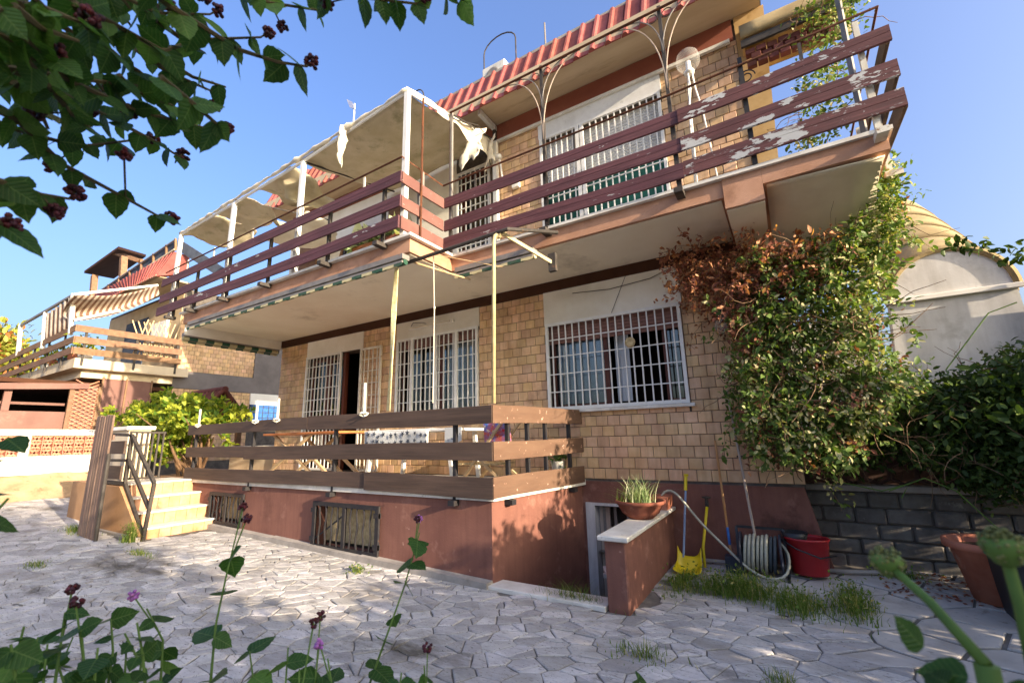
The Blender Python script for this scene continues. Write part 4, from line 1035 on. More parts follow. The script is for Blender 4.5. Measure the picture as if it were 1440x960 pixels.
ig = thing('iron_gate', 'small iron gate with vertical bars at the top of the steps', 'gate', (-10.0, 3.6, .95))
chain('rail', [((-9.98, 3.27, 1.80), (-10.02, 3.82, 1.79)), ((-9.98, 3.27, 1.0), (-10.02, 3.82, .99))], .035, 'iron_dark', ig)
for k in range(7): MB().box(-10.02, 3.28 + k * .083, .99, -9.99, 3.305 + k * .083, 1.80).build('bar', 'iron_dark', ig)
# wooden gate leaf standing open
wg = thing('slatted_gate', 'tall weathered wooden gate leaf of vertical slats standing open by the steps', 'gate', (-9.6, 2.8, .15))
for k in range(7):
    x = -10.02 + k * .105; MB().bbox(x, 2.79 + random.uniform(-.006, .006), .13 + random.uniform(0, .02), x + .09, 2.82, 2.06 + random.uniform(-.015, .015), .006).build('slat', 'gate_wood', wg)
for z in (.5, 1.7): MB().box(-10.0, 2.823, z - .04, -9.28, 2.85, z + .04).build('rail', 'gate_wood', wg)
MB().tube([(-9.22, 2.8, .12), (-9.24, 2.8, 1.45)], .026, 8).build('hinge_post', 'iron_dark', wg)
gp = thing('gate_pillar', 'plastered gate pillar with white cap beside the landing', 'pillar', (-11.4, 3.9, .2))
MB().box(-12.2, 3.5, .1, -10.75, 3.85, 1.86).build('pillar', 'neigh_slab', gp)
MB().bbox(-12.28, 3.44, 1.862, -10.68, 3.9, 1.93).build('cap', 'white_paint', gp)
# ------------------------------------------------------------------ basement stairwell and low wall
wellp = MB()
wellp.add([(WX0 - .1, WY0, -1.3), (WX1, WY0, -1.3), (WX1, WY1, -1.3), (WX0 - .1, WY1, -1.3)], [(0, 1, 2, 3)])
well = wellp.build('stairwell_floor', 'concrete'); tag(well, 'sunken concrete floor in front of the basement door', kind='structure')
MB().box(WX0, WY0 - .1, -1.3, WX1, WY0, -.02).build('well_wall', 'plinth', well)
MB().bbox(-2.92, WY0 - .24, -.02, -1.62, WY0 + .02, .035).build('well_kerb', 'marble', well)
lw = thing('low_wall', 'low reddish parapet wall with white marble cap beside the basement stairwell', 'wall', (-1.5, 5.1, 0))
lwm = MB().grid(lambda u, v: (-1.60, 4.18 + 1.945 * u, -1.3 + v * 1.9), 2, 2)
lwm = MB().bbox(-1.60, 4.18, -1.3, -1.40, 6.125, .60, .012); lwm.build('wall', 'plinth', lw)
MB().bbox(-1.645, 4.12, .602, -1.355, 6.12, .645, .008).build('cap', 'marble', lw)
# bowl planter with spider plant
bp = thing('bowl_planter', 'round terracotta bowl with spider plant on the parapet cap', 'planter', (-1.52, 5.2, .65))
MB().lathe([(0, .0), (.13, .0), (.2, .06), (.25, .15), (.275, .16), (.275, .19), (.25, .19), (.23, .16), (0, .15)], (-1.52, 5.15, .647), 28).build('bowl', 'terracotta_dark', bp, smooth=True)
MB().lathe([(0, .165), (.235, .16)], (-1.52, 5.15, .647), 20).build('soil', 'soil', bp)
b0 = np.array((-1.52, 5.15, .80)) + rng.normal(0, 1, (170, 3)) * (.07, .07, 0)
blades('plant', b0, np.full(170, .34), .006, 'leaf_spider', bp, lean=1.3)
b0 = np.array((-1.70, 5.1, .78)) + rng.normal(0, 1, (40, 3)) * (.05, .05, 0)
blades('dry_plant', b0, np.full(40, .2), .004, 'grass', bp, lean=1.6)
sqp = thing('square_planter', 'small square terracotta planter behind the spider plant bowl', 'planter', (-1.5, 5.9, .65))
MB().prism([(-1.62, 5.75, .647), (-1.38, 5.75, .647), (-1.35, 5.72, .80), (-1.65, 5.72, .80)], (0, .3, 0)).build('pot', 'terracotta', sqp)
# ------------------------------------------------------------------ tools by the red wall
YT = 6.0
dp = thing('dustpan', 'yellow dustpan with long pale blue handle leaning on the red wall', 'dustpan', (-1.2, 5.85, 0))
MB().tube([(-1.24, 5.75, .14), (-1.18, 5.98, .90)], .013, 7).build('handle', 'blue_metal', dp)
MB().tube([(-1.185, 5.965, .86), (-1.17, 6.0, 1.02)], .02, 7).build('grip', 'yellow_plastic', dp)
MB().lathe([(.0, .0), (.026, -.005), (.03, .02), (.0, .025)], (-1.168, 6.005, 1.03), 10).build('grip_end', 'yellow_plastic', dp)
pan = MB().grid(lambda u, v: (-1.17 + (u - .5) * (.30 - .04 * v), 5.52 + .25 * v - .02 * math.cos((u - .5) * 3), .03 + .10 * abs(2 * u - 1) ** 4 * (.35 + .65 * v) + .13 * max(v - .75, 0) / .25), 14, 10)
pan.build('pan', 'yellow_plastic', dp, smooth=True, solid=.006)
bt = thing('broom', 'wooden-handled broom with blue grip leaning against the tiles', 'broom', (-.8, 5.95, 0))
MB().tube([(-.74, 5.85, .18), (-.80, 6.09, 1.45)], .013, 7).build('handle', 'stick_wood', bt)
MB().tube([(-.745, 5.87, .30), (-.752, 5.9, .48)], .0145, 7).build('grip', 'pvc_blue', bt)
MB().bbox(-.80, 5.76, .03, -.60, 5.88, .2).build('head', 'navy_plastic', bt)
mp_ = thing('mop_pole', 'tall grey wooden mop pole leaning high against the tiled wall', 'pole', (-.45, 5.95, 0))
MB().tube([(-.46, 5.8, .25), (-.60, 6.09, 2.05)], .014, 7).build('handle', 'stick_grey', mp_)
MB().lathe([(0, 0), (.09, 0), (.07, .12), (.03, .2), (.0, .22)], (-.45, 5.78, .1), 12).build('head', 'black_plastic', mp_)
tp = thing('garden_tap', 'brass garden tap on a yellow pipe rising from the paving', 'tap', (-1.0, 5.97, 0))
MB().tube([(-1.02, 5.78, .05), (-1.03, 5.85, .25), (-.98, 5.93, .55), (-.96, 5.98, .68)], .016, 7).build('pipe', 'yellow_plastic', tp, smooth=True)
MB().lathe([(0, -.05), (.02, -.05), (.025, .0), (.015, .05), (.05, .06), (.05, .075), (0, .08)], (-.96, 5.99, .72), 12).build('tap', 'iron_dark', tp)
hrl = thing('hose_reel', 'dark garden hose reel wound with pale hose beside the red bucket', 'hose reel', (-.4, 5.8, .05))
for x in (-.62, -.24): MB().lathe([(.06, -.012), (.2, -.012), (.21, 0), (.2, .012), (.06, .012)], (x, 5.78, .26), 24, axis=0).build('reel_side', 'navy_plastic', hrl)
for k in range(8):
    x = -.58 + k * .04
    MB().tube([(x + .02 * math.sin(t), 5.78 + (.165 + .01 * (k % 3)) * math.cos(t), .26 + (.165 + .01 * (k % 3)) * math.sin(t)) for t in np.linspace(0, 6.28, 21)[:-1]], .017, 6, closed=True).build('hose_turn', 'hose' if k < 6 else 'hose_dark', hrl, smooth=True)
chain('frame', [((-.66, 5.62, .05), (-.66, 5.95, .05)), ((-.2, 5.62, .05), (-.2, 5.95, .05)), ((-.66, 5.78, .05), (-.66, 5.9, .5)), ((-.2, 5.78, .05), (-.2, 5.9, .5)), ((-.66, 5.9, .5), (-.2, 5.9, .5))], .025, 'black_plastic', hrl)
gh_ = thing('garden_hose', 'loose pale garden hose running from the planter down to the reel', 'hose', (-1.2, 5.8, .6))
hp = [(-1.5, 5.85, .72), (-1.42, 5.9, .86), (-1.3, 5.88, .86), (-1.18, 5.85, .72), (-1.0, 5.80, .5), (-.8, 5.70, .34), (-.55, 5.58, .12), (-.35, 5.55, .06), (-.2, 5.62, .1), (-.16, 5.74, .3), (-.28, 5.8, .42)]
hp2 = []
for i in range(len(hp) - 1):
    for t in (0, .33, .66): hp2.append(tuple(np.array(hp[i]) * (1 - t) + np.array(hp[i+1]) * t))
for _ in range(2): hp2 = [hp2[0]] + [tuple((np.array(hp2[i-1]) + 2 * np.array(hp2[i]) + np.array(hp2[i+1])) / 4) for i in range(1, len(hp2) - 1)] + [hp2[-1]]
MB().tube(hp2, .014, 7).build('hose', 'hose', gh_, smooth=True)
bk = thing('bucket', 'red plastic bucket with black wringer basket by the red wall', 'bucket', (.0, 5.85, .07))
bc = (-.0, 5.88, .09)
MB().lathe([(0, 0), (.16, 0), (.165, .01), (.205, .33), (.215, .335), (.215, .355), (.2, .355), (.195, .33), (.155, .02), (0, .02)], bc, 28, sc=(.98, .8)).build('bucket', 'red_plastic', bk, smooth=True)
MB().lathe([(.0, .30), (.09, .30), (.115, .40), (.125, .40), (.1, .29), (0, .28)], (bc[0] - .1, bc[1], bc[2]), 18).build('wringer', 'black_plastic', bk, smooth=True)
MB().tube([(bc[0] - .24, bc[1] - .06, bc[2] + .33), (bc[0] - .1, bc[1] - .2, bc[2] + .27), (bc[0] + .1, bc[1] - .2, bc[2] + .2), (bc[0] + .24, bc[1] - .03, bc[2] + .2)], .008, 6).build('bail', 'black_plastic', bk)
MB().tube([(-1.25, 6.07, .05), (-.3, 6.06, .08), (.3, 6.06, .1), (.9, 6.3, .1)], .022, 7).build('water_pipe', 'concrete', house)
MB().tube([(-.58, 6.09, 1.26), (.02, 6.09, 1.26)], .011, 6).build('wall_pipe', 'iron_dark', house)
# lantern on the wall under the vine, small flower ornaments on the big grille
LX, LY, LZ = [float(q_) for q_ in W(1017, 456, 1, 5.72)]
ln_ = thing('wall_lantern', 'amber glass globe lantern hanging on the tiles under the vine', 'lamp', (LX, LY, LZ))
MB().lathe([(0, -.13), (.07, -.11), (.1, -.04), (.1, .01), (.07, .07), (.04, .09)], (LX, LY, LZ), 18).build('globe', 'glass_amber', ln_, smooth=True)
MB().lathe([(.0, .2), (.03, .2), (.035, .13), (.055, .12), (.06, .075), (0, .07)], (LX, LY, LZ), 14).build('cap', 'iron_black', ln_)
MB().tube([(LX, LY, LZ + .04), (LX, LY, LZ - .03)], .025, 8).build('bulb', 'lamp_white', ln_)
MB().tube([(LX, LY, LZ + .19), (LX, LY + .08, LZ + .30), (LX, 6.14, LZ + .32)], .012, 6).build('arm', 'iron_black', ln_)
gm = thing('round_ornament', 'round yellowish disc hanging on the big window grille', 'ornament', (-1.65, 6.08, 2.7))
MB().lathe([(0, -.02), (.06, -.018), (.075, 0), (.06, .018), (0, .02)], tuple(W(886, 481, 1, 6.09)), 18, axis=1).build('disc', 'wicker', gm)
wr = thing('sagging_cable', 'thin dark cable sagging across the white plaster above the big window', 'cable', (-2, 6.1, 3.7))
MB().tube([(-2.6, 6.12, 3.72), (-2.0, 6.1, 3.66), (-1.4, 6.1, 3.70), (-.9, 6.1, 3.85)], .006, 5).build('cable', 'iron_black', wr)
MB().tube([(-1.75, 6.115, 3.82), (-2.0, 6.115, 3.3)], .004, 4).build('cable_end', 'iron_black', wr)
wd = thing('dry_twig', 'small dry twig hung on the tiles at the left end of the facade', 'twig', (-9.8, 6.1, 3.45))
MB().tube([(-10.1, 6.1, 3.42), (-9.85, 6.09, 3.46), (-9.5, 6.1, 3.52)], .014, 5).build('twig', 'wood_pale', wd)
# roof top: air conditioner, hoops, mast
ac = thing('roof_box', 'white boxy unit on the roof edge under a thin hoop', 'air conditioner', (-4.0, 6.2, 8.23))
c0 = W(700, 90, 1, 6.3)
MB().bbox(c0[0] - .25, 6.1, 8.24, c0[0] + .28, 6.6, 8.24 + .45, .02).build('case', 'plastic_grey', ac)
MB().lathe([(.13, 0), (.14, -.01), (.12, -.015), (0, -.012)], (c0[0], 6.1, 8.46), 18, axis=1).build('fan_grille', 'iron_grey', ac)
for k, (pxa, pxb, pyb, hh, lab) in enumerate(((681, 726, 108, .95, 'thin dark metal hoop standing on the roof beside the white unit'), (577, 596, 160, .45, 'small thin metal hoop on the roof behind the canopy corner'))):
    a = W(pxa, pyb, 1, 6.4); b = W(pxb, pyb - 20, 1, 6.4); zb = 8.2
    hpn = thing('roof_hoop', lab, 'hoop', (a[0], 6.4, zb))
    zt = max(a[2], zb) + hh * .55
    pts_ = [(a[0], 6.4, zb - .1)] + [((a[0] + b[0]) / 2 - (b[0] - a[0]) / 2 * math.cos(t), 6.4, zt + .28 * math.sin(t)) for t in np.linspace(0, math.pi, 10)] + [(b[0], 6.4, zb - .1)]
    MB().tube(pts_, .014, 6).build('hoop', 'iron_dark', hpn)
an = thing('antenna_mast', 'short grey antenna mast on the roof right of the white unit', 'antenna', tuple(W(767, 60, 1, 6.4)))
a = W(767, 60, 1, 6.4); MB().tube([(a[0], 6.4, 8.2), (a[0], 6.4, a[2] + .45)], .016, 6).build('mast', 'iron_grey', an)
a2 = W(498, 160, 1, 7.5)
a2o = thing('antenna', 'small television antenna rising behind the canvas canopy', 'antenna', (a2[0], 7.5, 8.2))
MB().tube([(a2[0], 7.5, 8.2), (a2[0], 7.5, a2[2] + .35)], .025, 6).build('mast', 'plastic_grey', a2o)
for k in range(5): MB().tube([(a2[0] - .25 + k * .06, 7.4, a2[2] + .55 - k * .05), (a2[0] - .20 + k * .06, 7.5, a2[2] + .3 - k * .05)], .008, 4).build('element', 'iron_grey', a2o)
# barrel hood at the upper right corner with the brick fringe below it
bhd = thing('barrel_hood', 'mossy half-barrel concrete hood above the right end of the balcony', 'hood', (.7, 6.1, 6.5))
def hood(u, v):
    t = math.pi * (.02 + .96 * v); return (.13 + 1.25 * u, 6.15 - .36 * math.cos(t), 6.60 + .40 * math.sin(t) - .0 * u)
MB().grid(hood, 6, 14).build('shell', 'barrel', bhd, smooth=True, solid=.05)
MB().box(.12, 5.80, 6.50, 1.42, 5.84, 6.60).build('rim', 'iron_dark', bhd)
MB().prism([(.135, 6.15 - .33 * math.cos(t), 6.60 + .37 * math.sin(t)) for t in np.linspace(0, math.pi, 14)], (.03, 0, 0)).build('end_cap', 'warm_yellow', bhd)  # concrete end, the yellow light on it is put in by a yellow colour
for r_ in range(3):
    for k in range(8):
        x = .16 + k * .125 + (r_ % 2) * .06; MB().bbox(x, 5.86 + random.uniform(-.02, .02), 6.23 + r_ * .085, x + .11, 5.95, 6.305 + r_ * .085, .006).build('brick', 'brick_red', bhd)
cp = thing('corner_post', 'weathered grey post rising above the right balcony corner through the vine', 'post', (1.15, 5.2, 4.24))
MB().bar((1.02, 5.15, 4.24), (1.08, 5.25, 7.4), .045, .045).build('post', 'iron_grey', cp)
# ------------------------------------------------------------------ right side: block wall, screen, stair vault
bw = thing('block_wall', 'rough grey concrete block wall under the hedge right of the house', 'wall', (1.5, 6.5, 0))
MB().box(.0, 6.53, -.05, 4.2, 6.66, .86).build('wall_core', 'grout', bw)
for r_ in range(5):
    x = .02 - (r_ % 2) * .2
    while x < 2.6:
        bwid = random.uniform(.26, .42); a, b = max(x, .05), x + bwid - .012
        if b - a > .05: MB().bbox(a, 6.49 + random.uniform(-.012, .012), .03 + r_ * .165 + random.uniform(-.006, .006), b, 6.56, .185 + r_ * .165 + random.uniform(-.008, .004), .018).build('block', 'block', bw)
        x += bwid
MB().bbox(.03, 6.47, .862, 4.2, 6.68, .93, .01).build('coping', 'concrete', bw)
scn = thing('screen_wall', 'dark hexagon breeze-block screen on top of the grey block wall', 'wall', (1.5, 6.58, .93))
hexr = .13
for r_ in range(3):
    for k in range(9):
        cx_ = .32 + k * hexr * 1.76 + (r_ % 2) * hexr * .88; cz_ = .93 + hexr + r_ * hexr * 1.54
        MB().tube([(cx_ + hexr * .95 * math.cos(t), 6.58, cz_ + hexr * .95 * math.sin(t)) for t in np.arange(6) * math.pi / 3 + math.pi / 6], .022, 4, closed=True).build('hexagon_block', 'block_screen', scn)
MB().box(.05, 6.50, .93, .17, 6.66, 1.45).build('end_post', 'block_screen', scn)
bk_ = MB().box(.2, 7.6, 0, 5, 7.7, 1.5).build('yard_wall', 'block_screen'); tag(bk_, 'dark wall behind the hexagon screen', 'wall')
va = thing('stair_vault', 'white arched wall with mossy barrel-vaulted stair roof rising behind it', 'building', (2.2, 8.6, 0))
vcx, vr, vz = 2.24, .64, 3.42
AP = [(vcx + vr * math.cos(t), 8.5, vz + vr * 1.0 * math.sin(t)) for t in np.linspace(0, math.pi, 25)]
MB().prism([(vcx - vr - .28, 8.5, 0), (vcx - vr - .05, 8.5, vz)] + AP[::-1] + [(vcx + vr + .02, 8.5, vz), (vcx + vr + .12, 8.5, 0)], (0, .2, 0)).build('arched_wall', 'white_wall', va)
MB().box(.12, 8.56, 0, vcx - vr - .29, 8.70, 3.25).build('side_panel', 'white_wall', va)
MB().tube([(p[0] + (p[0] - vcx) * .06, 8.5, p[2] + (p[2] - vz) * .06) for p in AP], .05, 6).build('arch_rim', 'barrel', va)
MB().bbox(vcx - vr - .1, 8.44, vz - .05, vcx + vr + .08, 8.499, vz + .02).build('moulding', 'white_paint', va)
seg = 5; D0 = np.array((-.1, 2.3, 2.0)) / seg
for k in range(seg):
    def vf(u, v, k=k):
        t = math.pi * (v * 1.06 - .03); r_ = vr + .05 - .02 * u
        o_ = np.array((vcx, 8.62, vz)) + D0 * (k + u * .985); return (o_[0] + r_ * math.cos(t), o_[1], o_[2] + r_ * math.sin(t))
    MB().grid(vf, 3, 22).build('vault_segment', 'barrel', va, smooth=True, solid=.05)
gpst = thing('green_gate', 'dark post with teal sheet gate at the far right behind the hedge', 'gate', (3.1, 8.4, 0))
MB().box(2.96, 8.3, 0, 3.05, 8.4, 3.5).build('post', 'iron_black', gpst)
MB().box(3.06, 8.33, .3, 3.9, 8.36, 3.3).build('sheet', 'teal_green', gpst)
lbox = thing('terracotta_pot', 'big terracotta planter standing on the paving by the block wall', 'pot', (1.40, 5.80, .07))
MB().lathe([(0, 0), (.2, 0), (.29, .42), (.335, .43), (.335, .49), (.3, .49), (.27, .42), (0, .40)], (1.40, 5.80, .06), 32).build('pot', 'terracotta', lbox, smooth=True)
MB().lathe([(0, .43), (.28, .425)], (1.40, 5.80, .06), 20).build('soil', 'soil', lbox)
bn = thing('black_planter', 'black plastic planter box with teal rim cut by the right frame edge', 'planter', (1.3, 4.6, 0))
q = W(1445, 880, 2, .05)
MB().prism([(q[0] - .02, q[1] - .05, .03), (q[0] + .4, q[1] - .05, .03), (q[0] + .45, q[1] - .05, .5), (q[0] - .07, q[1] - .05, .5)], (0, .4, 0)).build('box', 'black_plastic', bn)
MB().box(q[0] - .09, q[1] - .08, .501, q[0] + .47, q[1] + .37, .54).build('rim', 'teal_green', bn)
# ------------------------------------------------------------------ vegetation helpers
def inpoly(P, poly):
    x, y = P[:, 0], P[:, 1]; ins = np.zeros(len(P), bool); n = len(poly)
    for i in range(n):
        x1, y1 = poly[i]; x2, y2 = poly[(i + 1) % n]
        c = ((y1 > y) != (y2 > y)) & (x < (x2 - x1) * (y - y1) / (y2 - y1 + 1e-12) + x1); ins ^= c
    return ins
def poly_clumps(poly, n, clumps, spread, ylo, yhi, power=1.):
    """points clumped inside an (x, z) outline, spread through a depth in y"""
    poly = np.array(poly); lo, hi = poly.min(0), poly.max(0); C = np.zeros((0, 2))
    while len(C) < clumps:
        q = rng.uniform(lo, hi, (clumps * 3, 2)); C = np.vstack([C, q[inpoly(q, poly)]])
    C = C[:clumps]; cy = ylo + (yhi - ylo) * rng.uniform(0, 1, clumps) ** power
    k = rng.integers(0, clumps, n)
    P = np.stack([C[k, 0], cy[k], C[k, 1]], 1) + rng.normal(0, 1, (n, 3)) * spread
    P[:, 1] = np.clip(P[:, 1], ylo - .15, yhi + .02)
    return P
def xz(pxs, Y): return [(float(W(a, b, 1, Y)[0]), float(W(a, b, 1, Y)[2])) for a, b in pxs]
def strands(poly, n, L, r, m, parent, ylo, yhi, name='stem', down=-.25):
    poly = np.array(poly); lo, hi = poly.min(0), poly.max(0); k = MB(); c = 0
    while c < n:
        q = rng.uniform(lo, hi, (1, 2))
        if not inpoly(q, poly)[0]: continue
        c += 1; p = np.array((q[0, 0], rng.uniform(ylo, yhi), q[0, 1])); d = rnd_dirs(1, (0, -.3, down))[0]; P_ = [p]
        for i in range(6):
            d = norm(d + rng.normal(0, .35, 3) * (1, .6, 1)); P_.append(P_[-1] + d * L / 6)
        k.tube(P_, [r * (1 - .1 * i) for i in range(7)], 4, cap=False)
    return k.build(name, m, parent)
# ------------------------------------------------------------------ climbing vine
vine = thing('climbing_vine', 'sprawling green climbing vine with dry patches on the right corner of the house', 'vine', (.2, 6.0, 0))
gp_ = xz([(1035, 400), (1060, 370), (1150, 345), (1215, 305), (1238, 262), (1262, 262), (1258, 330), (1240, 410), (1232, 480), (1285, 528), (1250, 566), (1190, 640), (1130, 652),
          (1065, 630), (1040, 590), (1030, 545), (1038, 490), (1035, 440)], 5.85)
def vine_runs(poly, n, steps, step, ylo, yhi, per, size, drop, r):
    """wandering shoots that hang and cross; leaves sit along them"""
    poly = np.array(poly); lo, hi = poly.min(0), poly.max(0); paths = []; P = []; D = []
    while len(paths) < n:
        q = r.uniform(lo, hi, (1, 2))
        if not inpoly(q, poly)[0]: continue
        p = np.array((q[0, 0], r.uniform(ylo, yhi), q[0, 1])); d = norm(r.normal(size=3) * (1, .35, .8) + (0, -.1, drop)); path = [p]
        for i in range(steps):
            d = norm(d + r.normal(0, .38, 3) * (1, .5, 1) + (0, 0, drop * .25)); nx_ = path[-1] + d * step
            nx_[1] = min(max(nx_[1], ylo - .18), yhi); path.append(nx_)
            if not inpoly(np.array([[nx_[0], nx_[2]]]), poly)[0] and r.random() < .45: break
        paths.append(path)
        for a, b in zip(path[:-1], path[1:]):
            for _ in range(r.poisson(per)):
                t = r.random(); P.append(a + (b - a) * t + r.normal(0, .022, 3)); D.append(norm(norm(b - a) * .5 + r.normal(0, .8, 3) + (.1, -.4, -.25)))
    return paths, np.array(P), np.array(D)
rv = np.random.default_rng(31)
def run_tubes(paths, r_, m, par, name='shoots'):
    k = MB()
    for p in paths: k.tube(p, [r_ * (1 - .6 * i / len(p)) for i in range(len(p))], 4, cap=False)
    return tag(k.build(name, m, par), kind='stuff')
def shoots(poly, n, per, size, m, par, name, ylo=5.55, yhi=6.08, drop=-.3, steps=9, step=.075, tw=True):
    paths, P, D = vine_runs(poly, n, steps, step, ylo, yhi, per, size, drop, rv); k = len(P)
    leaves(name, P, D, norm(rv.normal(0, .6, (k, 3)) + (.3, -.6, .6)), size * rv.lognormal(0, .32, k), T_OVAL, m, par)
    if tw: run_tubes(paths[::2], .004, 'twig_dry', par)
shoots(gp_, 720, 3.4, .056, 'leaf_vine', vine, 'foliage')
shoots(gp_, 100, 3.0, .044, 'leaf_vine_pale', vine, 'pale_foliage', 5.5, 6.0)
shoots(gp_, 130, 2.6, .05, 'leaf_vine_dry', vine, 'dead_leaves', 5.65, 6.1)
dp_ = xz([(937, 352), (1000, 338), (1080, 345), (1170, 333), (1190, 345), (1150, 385), (1085, 415), (1045, 410), (1075, 480), (1050, 500), (1030, 470), (1000, 432), (945, 408)], 5.8)
shoots(dp_, 260, 3.6, .048, 'leaf_vine_dry', vine, 'dry_foliage', 5.45, 6.05, -.5)
strands(gp_, 120, .7, .006, 'twig_dry', vine, 5.5, 6.1)
tp_ = xz([(1240, 330), (1225, 260), (1240, 225), (1252, 240), (1262, 300), (1268, 340)], 5.8)
P = poly_clumps(tp_, 1100, 60, .06, 5.5, 6.0)
leaves('upper_foliage', P, rnd_dirs(len(P), (.2, -.3, .1)), rnd_dirs(len(P), (.3, -.5, .6)), rng.uniform(.03, .07, len(P)), T_OVAL, 'leaf_vine', vine)
vu = thing('post_vine', 'light leafy vine climbing the corner post of the right balcony', 'vine', (1.1, 5.3, 4.24))
up_ = xz([(1120, 200), (1110, 160), (1135, 100), (1110, 45), (1120, 0), (1150, -40), (1215, -40), (1200, 40), (1180, 90), (1195, 130), (1190, 190), (1150, 205)], 5.4)
P = poly_clumps(up_, 1900, 95, .07, 5.2, 5.8)
leaves('foliage', P, rnd_dirs(len(P), (.1, -.3, -.2)), rnd_dirs(len(P), (.3, -.5, .6)), rng.uniform(.035, .075, len(P)), T_OVAL, 'leaf_vine', vu)
strands(up_, 40, .5, .006, 'twig_dry', vu, 5.2, 5.8)
# ------------------------------------------------------------------ hedge over the block wall
hg = thing('ivy_hedge', 'dark tangled ivy hedge hanging over the grey block wall on the right', 'hedge', (1.6, 6.6, .9))
hp_ = xz([(1135, 640), (1190, 600), (1262, 556), (1330, 545), (1390, 515), (1500, 480), (1520, 700), (1400, 700), (1330, 650), (1250, 638), (1180, 648)], 6.3)
P = poly_clumps(hp_, 19000, 480, .085, 5.95, 7.1)
leaves('foliage', P, rnd_dirs(len(P), (0, -.4, -.3)), rnd_dirs(len(P), (.2, -.6, .8)), rng.uniform(.04, .09, len(P)), T_OVAL, 'leaf_hedge', hg)
strands(hp_, 260, .6, .005, 'twig_dry', hg, 5.95, 6.8, down=-.4)
lp = xz([(1280, 560), (1330, 545), (1390, 535), (1440, 520), (1440, 600), (1300, 590)], 6.0)
P = poly_clumps(lp, 260, 50, .08, 5.8, 6.2)
leaves('broad_leaves', P, rnd_dirs(len(P), (0, -.4, -.1)), rnd_dirs(len(P), (.2, -.6, 1)), rng.uniform(.07, .13, len(P)), T_OVAL, 'leaf_hedge', hg)
tnd = MB()
for path in ([(1250, 690), (1300, 672), (1345, 690), (1400, 740), (1440, 765)], [(1170, 675), (1240, 690), (1278, 680), (1268, 700)], [(1330, 520), (1390, 440), (1430, 425)], [(1280, 660), (1340, 610), (1400, 560)]):
    tnd.tube([W(a, b, 1, 5.95) for a, b in path], .006, 5)
tnd.build('tendril', 'green_stem', hg)
for path in ([(1335, 350), (1370, 340), (1395, 342)], [(1400, 365), (1430, 360), (1450, 350)]):
    q_ = [W(a, b, 1, 7.5) for a, b in path]
    P = np.array([q_[0] + (q_[-1] - q_[0]) * t + rng.normal(0, .05, 3) for t in rng.uniform(0, 1, 34)])
    leaves('sprig', P, rnd_dirs(len(P)), rnd_dirs(len(P), (0, 0, 1)), rng.uniform(.08, .14, len(P)), T_OVAL, 'leaf_hedge', hg, 'stuff')
# fallen leaves by the pot
P = np.stack([rng.uniform(.6, 1.9, 320), rng.uniform(5.6, 6.45, 320), np.zeros(320)], 1); P[:, 2] = [gz(a, b) + .014 for a, b, _ in P]
fl_ = leaves('fallen_leaves', P, rnd_dirs(320) * (1, 1, .2), rnd_dirs(320, (0, 0, 2)), rng.uniform(.03, .06, 320), T_SMALL, 'leaf_vine_dry', None, 'stuff')
tag(fl_, 'brown fallen leaves on the paving by the block wall', kind='stuff')
# ------------------------------------------------------------------ weeds
def weed(lab, cx_, cy_, rx, ry, n, L, lean=.8, m='grass', wd=.004, leafy=0):
    t = thing('weed_clump', lab, 'weeds', (cx_, cy_, gz(cx_, cy_)), 'weeds growing in the paving joints')
    a = rng.normal(0, 1, (n, 2)) * (rx, ry) * .55
    b0 = np.stack([cx_ + a[:, 0], cy_ + a[:, 1], np.zeros(n)], 1); b0[:, 2] = [gz(x_, y_) - .01 for x_, y_ in b0[:, :2]]
    blades('grass_blades', b0, np.full(n, L) * (1 - .5 * np.clip(np.hypot(*(a / (rx, ry)).T), 0, 1)), wd, m, t, lean)
    if leafy:
        k = rng.integers(0, n, leafy); P = b0[k] + np.stack([rng.normal(0, .03, leafy), rng.normal(0, .03, leafy), rng.uniform(.02, L * .7, leafy)], 1)
        leaves('weed_leaves', P, rnd_dirs(leafy, (0, 0, .4)), rnd_dirs(leafy, (0, 0, 1)), rng.uniform(.02, .045, leafy), T_SMALL, m, t, 'stuff')
    return t
weed('bushy green weeds in front of the hose reel', -.62, 5.15, .42, .24, 1000, .30, leafy=500)
weed('tuft of grass right of the hose reel weeds', -.12, 4.95, .22, .2, 480, .26, leafy=200)
weed('tall weeds below the red bucket on the flagstones', .28, 5.15, .14, .32, 420, .28, leafy=260)
weed('weeds at the foot of the parapet wall', -1.15, 5.2, .16, .4, 380, .2, leafy=180)
weed('dry grass on the stairwell kerb', -1.95, 4.25, .35, .07, 220, .30, 1.3, 'grass', .003)
weed('grass tuft in front of the stairwell in the joint', -1.1, 3.5, .22, .12, 170, .16, 1.)
weed('small grass tuft by the lower right paving', -.25, 3.55, .1, .12, 110, .13, 1.1)
weed('grass clump at the foot of the stair railing', -8.72, 3.06, .1, .08, 220, .42, .5, leafy=150)
weed('grass clump under the open slatted gate', -10.3, 2.9, .5, .16, 420, .2, .9)
weed('grass patch on the sunlit paving before the steps', -7.7, 2.85, .35, .1, 260, .11, 1.)
weed('leafy weed on the paving below the barred basement window', -4.55, 3.85, .12, .1, 70, .12, 1., leafy=90)
weed('grass tuft on the shaded paving at far left', -8.2, 1.95, .22, .1, 150, .13, 1.)
weed('weeds sprouting by the block wall', .75, 6.2, .2, .1, 200, .18, .8, leafy=140)
weed('grass in the joint at the lower edge of the patio', -.75, 2.95, .12, .12, 90, .12, 1.1)
